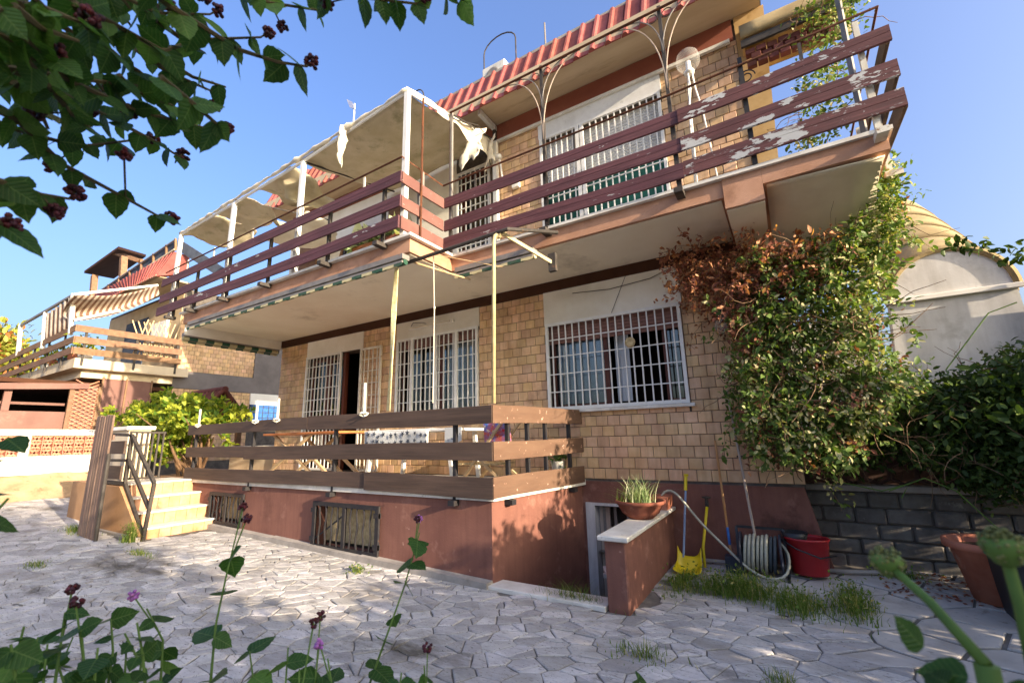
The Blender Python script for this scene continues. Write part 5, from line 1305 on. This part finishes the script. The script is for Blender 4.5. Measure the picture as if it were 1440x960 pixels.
# ------------------------------------------------------------------ yellow-green shrub behind the steps
sh = thing('bushy_shrub', 'rounded yellow-green shrub with bare branches behind the terrace steps', 'shrub', (-11.2, 4.9, .9))
spx = xz([(165, 590), (195, 570), (230, 562), (300, 566), (335, 590), (310, 605), (280, 610), (262, 640), (235, 640), (228, 608), (180, 600)], 4.95)
P = poly_clumps(spx, 700, 150, .10, 4.5, 5.4)
D_ = np.repeat(P, 9, 0); k = len(D_)
leaves('foliage', D_ + rng.normal(0, .02, (k, 3)), rnd_dirs(k, (.2, -.3, .35)), rnd_dirs(k, (.2, -.2, .9)), rng.uniform(.10, .18, k), T_OVAL, 'leaf_shrub', sh)
brm = MB()
for k in range(16):
    tx = rng.uniform(-13, -10.1); tz = rng.uniform(1.7, 2.3); p0 = np.array((-11.2 + rng.normal(0, .12), 4.95 + rng.normal(0, .1), .85))
    mid = np.array(((p0[0] + tx) / 2 + rng.normal(0, .2), 4.9 + rng.normal(0, .15), 1.4)); p1 = np.array((tx, 4.9 + rng.normal(0, .3), tz))
    brm.tube([p0 * (1 - t) ** 2 + 2 * mid * t * (1 - t) + p1 * t * t for t in np.linspace(0, 1, 7)], [.045 * (1 - .8 * t) for t in np.linspace(0, 1, 7)], 6)
brm.build('branches', 'bark', sh)
wk = poly_clumps(xz([(270, 612), (335, 600), (400, 615), (400, 640), (280, 655)], 5.5), 60, 30, .1, 5.3, 5.9)
# white garden wall behind the terrace left end
gwl = thing('garden_wall', 'low cream garden wall behind the shrub left of the terrace', 'wall', (-11.5, 6.2, .9))
MB().box(-12.4, 6.205, .0, -10.36, 6.33, 1.45).build('wall', 'neigh_slab', gwl)
MB().bbox(-12.45, 6.18, 1.452, -10.36, 6.36, 1.5).build('coping', 'marble', gwl)
# ------------------------------------------------------------------ left neighbour
XN = -17.
def Wn(px, py, x=XN): return W(px, py, 0, x)
nb = thing('neighbor_house', 'tan tiled twin house on the left with brown board balcony and red mansard roof', 'house', (-19, 6, 0))
nbw = MB().box(-24, 6.6, 0, -17.32, 14, 6.9).build('wall', 'grout', nb)
put_tiles(tile_list(6.6, 13, 4.02, 5.9, [(9.2, 13, 4.0, 6)]) + tile_list(6.6, 9.15, 1.0, 3.42, []), -17.32, nbw, 0, frame='x')
MB().box(-17.319, 6.58, 3.43, -17.28, 14, 4.01).build('grey_band', 'neighbor_band', nbw)
MB().box(-17.319, 9.2, 4.011, -17.28, 14, 5.55).build('grey_band', 'neighbor_band', nbw)
MB().box(-17.319, 9.2, 5.551, -17.26, 14, 5.72).build('white_band', 'white_paint', nbw)
wd_ = MB().box(-17.315, 9.2, 2.2, -17.27, 10.4, 3.0).build('window', 'pvc_blue', nbw)
MB().box(-17.318, 9.15, 3.001, -17.25, 10.6, 3.42).build('lintel', 'white_paint', nbw)
for k in range(5): MB().box(-17.268, 9.22 + k * .22, 2.2, -17.255, 9.245 + k * .22, 3.0).build('window_bar', 'dark_cloth', wd_)
for k in range(4): MB().box(-17.266, 9.2, 2.3 + k * .2, -17.257, 10.4, 2.325 + k * .2).build('window_bar', 'dark_cloth', wd_)
MB().box(-26, 4.05, 3.78, -17.03, 6.9, 4.06).build('balcony_slab', 'neigh_slab', nb)
MB().box(-25.5, 4.3, 3.55, -17.3, 6.6, 3.779).build('balcony_beam', 'neigh_slab', nb)
MB().box(-24, 6.58, 4.06, -17.33, 6.599, 6.8).build('facade', 'far_wall', nb)
MB().box(-22, 6.55, 4.1, -20, 6.579, 6.3).build('shutter', 'dark_cloth', nb)
MB().box(-19.4, 6.5, 5.2, -18.2, 6.579, 5.9).build('white_box', 'white_paint', nb)
nr = thing('neighbor_railing', 'tan brown three-board railing around the neighbor balcony on the left', 'railing', (-17, 5, 4.06))
for z in (4.26, 4.58, 4.91):
    MB().bar((-17.0, 3.97, z), (-17.0, 6.62, z + .01), .03, .19).build('board', 'brown_wood', nr)
    MB().bar((-26, 3.95, z - .12), (-17.0, 3.95, z), .03, .19).build('board', 'brown_wood', nr)
for y in (4.2, 5.4, 6.5): MB().box(-17.06, y - .03, 3.85, -17.02, y + .03, 4.95).build('post', 'iron_dark', nr)
for x in (-18, -19.5, -21, -22.5, -24): MB().box(x - .03, 3.97, 3.85, x + .03, 4.01, 4.9).build('post', 'iron_dark', nr)
# clutter behind the neighbour's railing
for k in range(5):
    x = -17.6 - k * .9
    t = thing('balcony_plant', ['pale potted plant behind the neighbor railing nearest the corner', 'potted plant second from the corner behind the neighbor railing', 'potted plant in the middle behind the neighbor railing',
              'potted plant fourth behind the neighbor railing', 'potted plant farthest left behind the neighbor railing'][k], 'plant', (x, 4.4, 4.06))
    MB().lathe([(0, 0), (.14, 0), (.19, .3), (0, .28)], (x, 4.4, 4.062), 10).build('pot', ['white_paint', 'terracotta', 'dark_cloth', 'terracotta', 'white_paint'][k], t)
    pn = 60; leaves('foliage', np.array((x, 4.4, 4.55)) + rng.normal(0, .14, (pn, 3)), rnd_dirs(pn, (0, 0, .5)), rnd_dirs(pn), rng.uniform(.1, .2, pn), T_SMALL, 'leaf_shrub', t)
# trellis lattice
tl_ = thing('diamond_trellis', 'diamond wooden trellis on the neighbor balcony against the tiled wall', 'trellis', (-17.2, 6.3, 4.1))
for k in range(7):
    MB().bar((-17.2, 5.35 + k * .15, 4.2), (-17.2, 5.65 + k * .15, 5.55), .02, .03).build('slat', 'wood_pale', tl_)
    MB().bar((-17.22, 5.75 + k * .15, 4.2), (-17.22, 5.25 + k * .15, 5.45), .02, .03).build('slat', 'wood_pale', tl_)
# neighbour mansard, roof terrace netting, wooden roof shelter
a = [W(144, 423, 1, 5.6), W(219, 388, 1, 5.6), W(245, 354, 1, 6.0), W(121, 421, 1, 6.0)]
nroof = MB().prism([a[0], a[1], a[2], a[3]], (0, .12, 0)).build('mansard_roof', 'roof_tile', nb)
c_ = [a[1], W(262, 385, 0, a[1][0] + .4), W(264, 359, 0, a[2][0] + .3), a[2]]
MB().prism(c_, (-.1, .1, 0)).build('mansard_roof', 'roof_tile', nb)
rx = np.array(a[1]) - np.array(a[0])
for k in range(26):
    t = (k + .5) / 26; p0 = np.array(a[0]) * (1 - t) + np.array(a[1]) * t; p1 = np.array(a[3]) * (1 - t) + np.array(a[2]) * t
    MB().bar(p0 + (0, -.01, 0), p1 + (0, -.01, 0), .05, .03, (0, -1, 0)).build('roof_rib', 'roof_tile', nroof)
MB().prism([a[0], a[1], np.array(a[1]) + (0, 1.0, 0), np.array(a[0]) + (0, 1.0, 0)], (0, 0, .05)).build('eave_soffit', 'concrete_soffit', nb)
rt = thing('roof_netting', 'dark net-covered railing along the neighbor roof terrace', 'railing', a[2])
e0 = np.array(W(140, 411, 1, 6.1)); e1 = np.array(W(248, 338, 1, 6.1)); e2 = np.array(W(248, 352, 1, 6.1)); e3 = np.array(W(140, 421, 1, 6.1))
MB().prism([e0, e1, e2 + (0, 0, .12), e3 + (0, 0, .12)], (0, .03, 0)).build('netting', 'dark_cloth', rt)
for t in (0, .15, .3, .45, .6, .75, .9, 1.):
    p = e3 * (1 - t) + e2 * t; q_ = e0 * (1 - t) + e1 * t; MB().bar(p + (0, -.03, 0), q_ + (0, -.03, .05), .06, .06).build('post', 'brown_wood', rt)
MB().bar(e0 + (0, -.04, 0), e1 + (0, -.04, 0), .04, .05).build('top_rail', 'iron_grey', rt)
MB().bar(e3 + (0, -.04, .02), e2 + (0, -.04, .02), .06, .06).build('bottom_rail', 'neigh_slab', rt)
s0 = [W(250, 335, 1, 6.1), W(258, 335, 1, 7.), W(305, 365, 1, 6.1), W(300, 395, 1, 6.1), W(250, 352, 1, 6.1)]
sn = MB().prism([s0[0], W(320, 380, 1, 6.6), W(318, 396, 1, 6.6), s0[4]], (0, .03, 0)).build('side_netting', 'dark_cloth', rt)
shl = thing('roof_shelter', 'dark timber shelter roof standing on the neighbor roof terrace', 'shelter', W(165, 380, 1, 7))
b1, b2, b3, b4 = W(118, 384, 1, 6.4), W(166, 350, 1, 6.4), W(205, 361, 1, 8.5), W(160, 392, 1, 8.5)
MB().prism([b1, b2, b3, b4], (0, 0, .12)).build('roof', 'band', shl)
for (px_, pa, pb, Yy) in ((174, 362, 396, 6.6), (133, 388, 405, 6.6), (200, 366, 380, 8.0)):
    p, q_ = W(px_, pa, 1, Yy), W(px_, pb, 1, Yy); MB().bar(q_ - (0, 0, .5), p, .22, .22).build('post', 'brown_wood', shl)
MB().bar(W(160, 355, 1, 6.5), W(196, 367, 1, 8.0), .12, .2).build('beam', 'brown_wood', shl)
# striped awning and striped curtain on white frame
sa = thing('striped_awning', 'sagging brown striped awning on a white frame over the neighbor balcony', 'awning', (-17, 4, 6))
f0, f1 = np.array(W(104, 414, 0, -17.1)), np.array(W(222, 401, 0, -17.3)); r0, r1 = f0 + (-3.2, .6, -.5), f1 + (-2, 1.0, -.6)
f2 = np.array(W(104, 450, 0, -17.1))
MB().grid(lambda u, v: tuple((f0 * (1 - u) + f1 * u) * (1 - v) + (f2 + (0, .1, 0)) * v * (1 - u) + (f1 + (-.2, .15, -.25)) * v * u - np.array((1.2 * math.sin(math.pi * v) * (1 - u), 0, .25 * math.sin(math.pi * u) * math.sin(math.pi * (v * .5 + .25))))), 16, 10).build('canvas', 'awning_neigh', sa, smooth=True, solid=.01)
MB().tube([f0, f1], .04, 6).build('frame', 'white_paint', sa); MB().tube([f2, f2 + (f1 - f0) * .5 + (0, 0, .1)], .035, 6).build('frame', 'white_paint', sa)
sc_ = thing('striped_curtain', 'red striped sun curtain hung beside white posts on the neighbor balcony', 'curtain', (-17.2, 3.6, 4.9))
c1, c2, c3, c4 = [np.array(W(a_, b_, 1, 3.98)) for a_, b_ in ((64, 444), (103, 416), (102, 458), (62, 480))]
MB().grid(lambda u, v: tuple((c1 * (1 - u) + c2 * u) * v + (c4 * (1 - u) + c3 * u) * (1 - v) + np.array((0, .04 * math.sin(u * 40), 0))), 40, 4).build('curtain', 'awning_neigh', sc_, smooth=True, solid=.01)
for px_, ya, yb in ((103, 414, 470), (64, 440, 490), (29, 457, 500)):
    p, q_ = W(px_, ya, 1, 3.97), W(px_ - 4, yb, 1, 3.97); MB().bar(q_, p, .1, .1).build('post', 'white_paint', sc_)
MB().bar(W(29, 458, 1, 3.97), W(103, 415, 1, 3.97), .07, .07).build('top_bar', 'iron_grey', sc_)
# ground level of the neighbour: brown veranda
ve = thing('brown_veranda', 'brown metal veranda with low parapet and dark opening under the neighbor balcony', 'veranda', (-17.4, 3.8, .9))
MB().box(-17.5, 1.2, 1.3, -17.4, 4.28, 2.55).build('parapet', 'brown_panel', ve)
MB().bar((-17.35, 1.0, 3.02), (-17.35, 4.5, 3.3), .3, .16).build('roof_edge', 'brown_panel', ve)
MB().box(-21, 1.0, 3.30, -17.36, 6.4, 3.42).build('roof', 'band', ve)
MB().box(-21, 1.0, 1.3, -20.9, 6.4, 3.4).build('back_wall', 'room', ve)
for y in (2.98, 1.5): MB().box(-17.5, y - .07, 2.55, -17.38, y + .07, 3.1).build('post', 'brown_panel', ve)
MB().box(-17.9, 1.0, 2.75, -17.8, 4.2, 2.82).build('mid_rail', 'brown_panel', ve)
lt = thing('lattice_panel', 'terracotta coloured lattice panel between veranda and brown doors', 'lattice', (-17.3, 4.4, 1.3))
MB().box(-17.34, 4.13, 1.5, -17.26, 4.22, 3.3).build('frame', 'brown_wood', lt); MB().box(-17.34, 4.74, 1.5, -17.26, 4.80, 3.3).build('frame', 'brown_wood', lt)
MB().box(-17.36, 4.22, 1.5, -17.35, 4.74, 3.3).build('backing', 'brown_panel', lt)
for k in range(16):
    z = 1.52 + k * .11
    MB().bar((-17.31, 4.22, z), (-17.31, 4.74, z + .30), .02, .028).build('slat', 'breeze', lt)
    MB().bar((-17.29, 4.74, z), (-17.29, 4.22, z + .30), .02, .028).build('slat', 'breeze', lt)
bd = thing('brown_doors', 'plain brown metal double doors under the neighbor balcony', 'door', (-17.3, 5.3, 1))
for a_, b_ in ((4.83, 5.36), (5.40, 6.0)): MB().bbox(-17.34, a_, 1.0, -17.28, b_, 3.56, .01).build('door_leaf', 'brown_panel', bd)
for y in (4.815, 5.38, 6.02): MB().box(-17.33, y - .02, 1.0, -17.26, y + .02, 3.6).build('frame', 'brown_wood', bd)
bz = thing('breeze_wall', 'white boundary wall with terracotta pierced block panels on the far left', 'wall', (-16.9, 3, .3))
MB().box(-17.0, -1.5, .90, -16.88, 4.9, 1.36).build('base', 'white_paint', bz)
MB().box(-17.0, -1.5, 1.90, -16.88, 4.9, 2.05).build('coping', 'white_paint', bz)
for y in (-1.4, .5, 1.95, 3.38, 4.85): MB().box(-16.999, y - .09, 1.361, -16.88, y + .09, 1.899).build('pier', 'white_paint', bz)
MB().box(-17.0, -1.5, 1.361, -16.99, 4.9, 1.899).build('panel_backing', 'brick_red', bz)
for (ya, yb) in ((.6, 1.85), (2.05, 3.28), (3.48, 4.75)):
    n = 6; w_ = (yb - ya) / n
    for i in range(n):
        for j in range(3):
            cy_, cz_ = ya + (i + .5) * w_, 1.362 + (j + .5) * .179; h_ = .085; k_ = MB()
            k_.bar((-16.93, cy_ - h_, cz_ - h_), (-16.93, cy_ + h_, cz_ + h_), .05, .018, (1, 0, 0)).bar((-16.93, cy_ - h_, cz_ + h_), (-16.93, cy_ + h_, cz_ - h_), .05, .018, (1, 0, 0))
            k_.bar((-16.93, cy_, cz_ - h_), (-16.93, cy_, cz_ + h_), .045, .014, (1, 0, 0))
            k_.box(-16.95, cy_ - w_ / 2, cz_ - .09, -16.905, cy_ - w_ / 2 + .02, cz_ + .088)
            k_.build('pierced_block', 'breeze', bz)
em = MB().grid(lambda u, v: (-17.0 + 1.2 * v, -2 + 7.2 * u, .95 - .66 * v ** .8 + .05 * math.sin(9 * u + 5 * v) + .04 * math.sin(23 * u + 7 * v)), 40, 8)
bank = em.build('earth_bank', 'earth', smooth=True); tag(bank, 'sloping bare earth bank below the white boundary wall', kind='structure')
# porch roof in the passage
pr_ = thing('porch_roof', 'small gabled porch roof with dark red tiles in the passage behind the shrub', 'roof', (-13.5, 7, 2))
XP = -13.
rdg0, rdg1 = np.array(W(316, 549, 0, XP)), np.array(W(316, 549, 0, XP)) + (-1.8, 0, 0)
l0 = np.array(W(262, 592, 0, XP)); r0_ = np.array(W(346, 590, 0, XP))
for nm_, e_ in (('left_slope', l0), ('right_slope', r0_)):
    sl2 = MB().prism([rdg0, rdg1, e_ + (-1.8, 0, 0), e_], (0, 0, -.05)).build(nm_, 'brick_red', pr_)
    for k in range(9):
        t = k / 9
        MB().tube([rdg0 + (-1.8 * t, 0, .03), e_ + (-1.8 * t, 0, .03)], .055, 6).build('roof_tile', 'brick_red', sl2)
MB().tube([rdg0 + (.05, 0, .04), rdg1 + (0, 0, .04)], .08, 8).build('ridge', 'brick_red', pr_)
MB().bar(rdg0 + (-.1, 0, -.15), r0_ + (-.1, 0, -.1), .08, .14).build('rafter', 'brown_wood', pr_)
for y in (l0[1] + .2, r0_[1] - .1): MB().box(XP - .2, y - .06, .3, XP - .08, y + .06, 2.4).build('post', 'brown_wood', pr_)
# far tree at the left edge
def tree(name, lab, base, h0, crown, rad, n, size, m, seed=0, tr=.12, clump=140, spread=.16):
    t = thing(name, lab, 'tree', base)
    r = np.random.default_rng(seed); C = norm(r.normal(size=(clump, 3))) * (r.uniform(.25, 1, (clump, 1)) ** .45) * np.array(rad) + np.array(crown)
    k = r.integers(0, clump, n); P = C[k] + r.normal(0, 1, (n, 3)) * spread * np.mean(rad)
    out = norm((P - np.array(crown)) / np.array(rad))
    leaves('crown', P, norm(out + r.normal(0, .8, (n, 3)) + (0, 0, -.2)), norm(out * .6 + r.normal(0, .7, (n, 3)) + (0, 0, .5)), r.uniform(.6, 1.3, n) * size, T_OVAL, m, t)
    b_ = np.array(base, float); c_ = np.array(crown, float); mb = MB()
    mb.tube([b_, b_ * .5 + c_ * .5 + (.1, 0, 0), c_], [tr, tr * .75, tr * .4], 9)
    for q_ in C[:22]:
        s_ = b_ * .35 + c_ * .65; mb.tube([s_, (s_ + q_) / 2 + r.normal(0, .12, 3), q_], [tr * .4, tr * .25, tr * .08], 6)
    mb.build('trunk', 'bark', t); return t
ft0 = W(-15, 490, 0, -30); tree('autumn_tree', 'rounded tree with orange and green leaves at the far left edge', (ft0[0], ft0[1], .3), 0, (ft0[0], ft0[1], 4.3), (2.2, 1.6, 2.6), 9000, .28, 'leaf_far', 3)
ft1 = W(-60, 600, 0, -34); tree('garden_tree', 'green tree seen through the opening of the brown veranda', (ft1[0], ft1[1] + 2.5, .3), 0, (ft1[0], ft1[1] + 2.5, 2.3), (2.2, 2.5, 2.0), 5000, .3, 'leaf_tree', 4)
# ------------------------------------------------------------------ shade: hedge and trees to the right of and behind the camera
bh_ = thing('boundary_hedge', 'tall clipped garden hedge along the right boundary, outside the picture', 'hedge', (3.6, 4, 0))
n = 19000; yy = rng.uniform(1.0, 8.4, n); top = 2.02 + .10 * np.sin(yy * 2.1) + .09 * np.sin(yy * 5.3 + 1) + np.clip((yy - 5.3) * .9, 0, .75)
zz = top * rng.uniform(0, 1, n) ** .6 + rng.exponential(.06, n); P = np.stack([3.55 + rng.uniform(-.4, .4, n), yy, zz], 1)
leaves('foliage', P, rnd_dirs(n), rnd_dirs(n, (0, 0, .4)), rng.uniform(.09, .16, n), T_OVAL, 'leaf_tree', bh_)
n = 480; yy = rng.uniform(4.4, 6.6, n); P = np.stack([3.55 + rng.uniform(-.3, .3, n), yy, 2.3 + rng.exponential(.45, n)], 1)
leaves('top_sprigs', P, rnd_dirs(n), rnd_dirs(n, (0, 0, .4)), rng.uniform(.09, .16, n), T_OVAL, 'leaf_tree', bh_, 'stuff')
mbh = MB()
for k in range(14): mbh.tube([(3.55, 1.2 + k * .52, 0), (3.5 + random.uniform(-.1, .1), 1.2 + k * .52, 1.0), (3.55, 1.25 + k * .52, 1.8)], [.04, .03, .01], 6)
mbh.build('stems', 'bark', bh_)
tree('shade_tree', 'leafy garden tree right of the camera whose shade falls on the patio', (5.0, -.8, 0), 0, (5.0, -.75, 3.0), (1.5, 1.75, 2.4), 17000, .15, 'leaf_tree', 8, .16, 220)
tree('shade_tree', 'second leafy garden tree farther right behind the camera', (9.5, -2.2, 0), 0, (9.5, -2.2, 3.4), (2.0, 2.0, 2.6), 12000, .2, 'leaf_tree', 9, .2, 220)
# ------------------------------------------------------------------ lantana around the camera
def twig_leaves(path, size, every, rng_, droop=.5, start=.1):
    """leaf pairs along a polyline; returns arrays"""
    path = [np.array(p, float) for p in path]; segs = [np.linalg.norm(path[i+1] - path[i]) for i in range(len(path) - 1)]; L = sum(segs)
    P, D, Nn, S = [], [], [], []; s = start * L; flip = 0
    while s < L:
        a = s
        for i, g_ in enumerate(segs):
            if a <= g_: break
            a -= g_
        p = path[i] + (path[i+1] - path[i]) * (a / segs[i]); d = norm(path[i+1] - path[i])
        sd = norm(np.cross(d, (0, 0, 1.)) + rng_.normal(0, .2, 3)); 
        if flip: sd = norm(np.cross(d, sd))
        for sg in (-1, 1):
            if rng_.random() < .12: continue
            dd = norm(sd * sg + d * .3 + np.array((0, 0, -droop)) + rng_.normal(0, .3, 3))
            P.append(p); D.append(dd); Nn.append(norm(np.array((0, 0, .7)) - norm(p - CPOS) * .5 + rng_.normal(0, .45, 3))); S.append(size * rng_.uniform(.6, 1.15))
        flip = 1 - flip; s += every * rng_.uniform(.75, 1.3)
    return P, D, Nn, S
def berries(center, r, n, par, rr, nm='berry_head', m='berry'):
    mb = MB()
    for _ in range(n):
        q_ = np.array(center) + norm(rng.normal(size=3)) * r * rng.uniform(.5, 1)
        mb.lathe([(0, -rr), (rr * .75, -rr * .6), (rr, 0), (rr * .75, rr * .6), (0, rr)], q_, 6)
    tag(mb.build(nm, m, par, smooth=True), kind='stuff')
ob_ = thing('overhead_lantana', 'dark lantana branches with berry heads hanging in from the upper left', 'shrub', (-1.0, -.45, 0))
r2 = np.random.default_rng(21); TW = []
for path, d0, d1 in (([(-80, 110), (22, 168), (100, 232), (170, 282), (246, 318)], .80, .95), ([(-80, 20), (90, 110), (200, 160), (300, 182)], .75, .95),
                     ([(120, -80), (240, 5), (330, 70), (392, 92), (432, 96)], .8, .9), ([(330, -90), (420, -20), (500, -5), (575, -2)], .8, .9),
                     ([(-80, 235), (20, 252), (60, 268), (92, 282)], .75, .85), ([(-80, 60), (60, 110), (150, 165), (215, 205), (255, 222)], .9, 1.05),
                     ([(-80, -40), (80, 40), (190, 100), (240, 130), (290, 150)], .95, 1.1), ([(-40, -80), (110, 10), (220, 60), (300, 55), (355, 50)], .85, 1.0),
                     ([(20, -100), (150, -10), (230, 20), (300, 20)], 1.0, 1.1), ([(-80, 150), (30, 175), (120, 200), (190, 190)], .95, 1.1),
                     ([(220, -90), (300, -20), (380, 10), (455, 12)], 1.0, 1.1), ([(-90, -10), (20, 60), (90, 150), (140, 190)], .7, .85),
                     ([(-80, 300), (-10, 300), (15, 330)], .7, .75), ([(-90, 80), (40, 100), (130, 110), (200, 120)], .8, .9), ([(560, -60), (610, -20), (650, 0)], .9, .9)):
    n_ = len(path); TW.append([WD(a, b, d0 + (d1 - d0) * i / (n_ - 1)) + r2.normal(0, .006, 3) for i, (a, b) in enumerate(path)])
for _ in range(42):      # the dense corner
    a = np.array((r2.uniform(-60, 240), r2.uniform(-60, 130))); 
    if a[0] > 150 and a[1] > 110: continue
    b = a + (r2.uniform(40, 110), r2.uniform(10, 80)); d = r2.uniform(.7, 1.25)
    TW.append([WD(*a, d), WD(*((a + b) / 2 + r2.normal(0, 8, 2)), d + .02), WD(*b, d + .04)])
A = [[], [], [], []]; tm = MB(); bm_ = MB()
hub = np.array((-1.05, -.25, 1.95))
for i, t in enumerate(TW):
    tm.tube(t, [.0045 * (1 - .6 * k / max(len(t) - 1, 1)) for k in range(len(t))], 5)
    if i < 15: tm.tube([hub, (hub + t[0]) / 2 + (0, 0, .05), t[0]], [.012, .008, .0045], 5)
    r_ = twig_leaves(t, .041, .028 if i < 15 else .030, r2, .8, .02)
    for q_, w_ in zip(A, r_): q_ += w_
    if i < 9 or i % 4 == 0:
        e = t[-1]; st = e + (t[-1] - t[-2]) * .15 + (0, 0, .01); tm.tube([e, st], .0016, 4); berries(st, .011, 22, ob_, .0038)
    if i < 12:
        k = max(len(t) - 2, 0); e = t[k]; st = e + r2.normal(0, .025, 3) + (0, 0, .01); tm.tube([e, st], .0014, 4); berries(st, .010, 18, ob_, .0036)
tm.tube([(-1.15, -.5, 0), (-1.2, -.45, .7), (-1.1, -.35, 1.4), hub], [.035, .03, .022, .014], 8)
tm.build('branches', 'twig', ob_)
leaves('foliage', *A, T_BROAD, 'leaf_lantana', ob_, smooth=True)
def lantana(lab, paths, size, every, nfl=3, name='lantana_plant', flower='berry', m='leaf_lantana', fl=()):
    base = paths[0][0]; t = thing(name, lab, 'plant', (base[0], base[1], 0)); A = [[], [], [], []]; sm = MB(); fm = MB(); fp = MB()
    for p in paths:
        L = len(p); sm.tube(p, [.0034 * (1 - .6 * i / (L - 1)) for i in range(L)], 6)
        r_ = twig_leaves(p, size, every, r2, .5, .3)
        for q_, w_ in zip(A, r_): q_ += w_
        for s_ in range(nfl if (nfl > 1 or r2.random() < .2) else 0):
            e = np.array(p[-1]); d = np.array(p[-1]) - np.array(p[-2]); d = norm(norm(d) + r2.normal(0, .45, 3) * (1, 1, .3)); st = e + d * r2.uniform(.03, .07)
            sm.tube([e - norm(np.array(p[-1]) - np.array(p[-2])) * .05, st], .0015, 4); pur = r2.random() < .3; berries(st, .009, 16, t, .0034, 'flower' if pur else 'seed_head', 'petal_purple' if pur else 'berry')
    leaves('foliage', *A, T_BROAD, m, t, smooth=True); sm.build('stems', 'green_stem', t)
    return t
def stem(pxs, d, base_off=(0, 0)):
    up_ = [WD(a, b, d) for a, b in pxs]; b0 = np.array((up_[0][0] + base_off[0], up_[0][1] + base_off[1], 0.)); return [b0, (b0 + up_[0]) / 2 + r2.normal(0, .01, 3)] + up_
lantana('tall lantana stem with purple flowers before the steps and first basement window', [stem([(296, 960), (303, 880), (318, 810), (332, 752)], 1.15)], .062, .055, 2)
lantana('tall lantana stem with pale flowers in front of the larger barred basement window', [stem([(520, 960), (545, 890), (570, 820), (590, 748)], 1.2)], .06, .055, 2)
lantana('low spreading lantana clump at the lower left corner', [stem([(a, 975), (a + r2.uniform(-12, 12), b), (a + r2.uniform(-25, 25), b - 45)], d) for a, b, d in
        ((30, 925, 1.0), (75, 905, 1.1), (110, 930, 1.), (150, 915, 1.15), (190, 935, 1.1), (225, 900, 1.2), (10, 950, .9), (60, 950, 1.2), (130, 955, .95), (170, 945, 1.2), (45, 940, 1.3), (95, 940, 1.35), (205, 920, 1.0))], .04, .026, 1, name='lantana_clump')
lantana('low lantana shoots at the bottom edge between the two tall stems', [stem([(a, 985), (a + r2.uniform(-10, 10), b)], d) for a, b, d in
        ((360, 915, 1.1), (400, 910, 1.1), (440, 905, 1.1), (470, 925, 1.05), (420, 940, 1.), (600, 935, 1.1), (560, 945, 1.), (890, 948, 1.1))], .046, .03, 1, name='lantana_clump')
lantana('dark leafy shoots poking in at the left edge', [stem([(-45, 800), (-25, 740), (12, 700)], .85), stem([(-50, 700), (-30, 640), (14, 615)], .85)], .042, .035, 1, name='lantana_shoot')
# near flower buds at lower right (soft, close to the lens)
mat('bud_green', '#7d7a45', '#5f6638', rough=.7, ns=80, var=.2)
nf = thing('near_flower_buds', 'two blurred green flower buds on thick stalks close to the lens', 'flower', (.2, .6, 0))
smn = MB(); bud = MB()
b1, b2, jn = WD(1248, 792, .46), WD(1412, 772, .40), WD(1388, 935, .42)
smn.tube([b1, (b1 + jn) / 2 + (0, 0, .004), jn], [.0026, .003, .0036], 7); smn.tube([b2, WD(1435, 850, .41), WD(1460, 960, .41)], [.0028, .0032, .0036], 7)
smn.tube([jn, jn + (0, 0, -.3), (jn[0], jn[1] + .02, 0)], .006, 7)
for c in (b1, b2):
    bud = MB(); bud.lathe([(0, -.010), (.005, -.008), (.009, -.002), (.0105, .003), (.008, .006), (0, .007)], c, 12); bud.build('bud', 'green_stem', nf, smooth=True); berries(np.array(c) + (0, 0, .002), .0105, 260, nf, .0013, 'bud_top', 'bud_green')
smn.build('stalks', 'green_stem', nf, smooth=True)
nl = 9; P = np.repeat(jn[None], nl, 0) + rng.normal(0, .014, (nl, 3)) + (0, 0, -.012)
leaves('foliage', P, rnd_dirs(nl, (.3, .1, -.2)), rnd_dirs(nl, (0, 0, 1.2)), rng.uniform(.018, .028, nl), T_BROAD, 'leaf_lantana', nf, smooth=True)
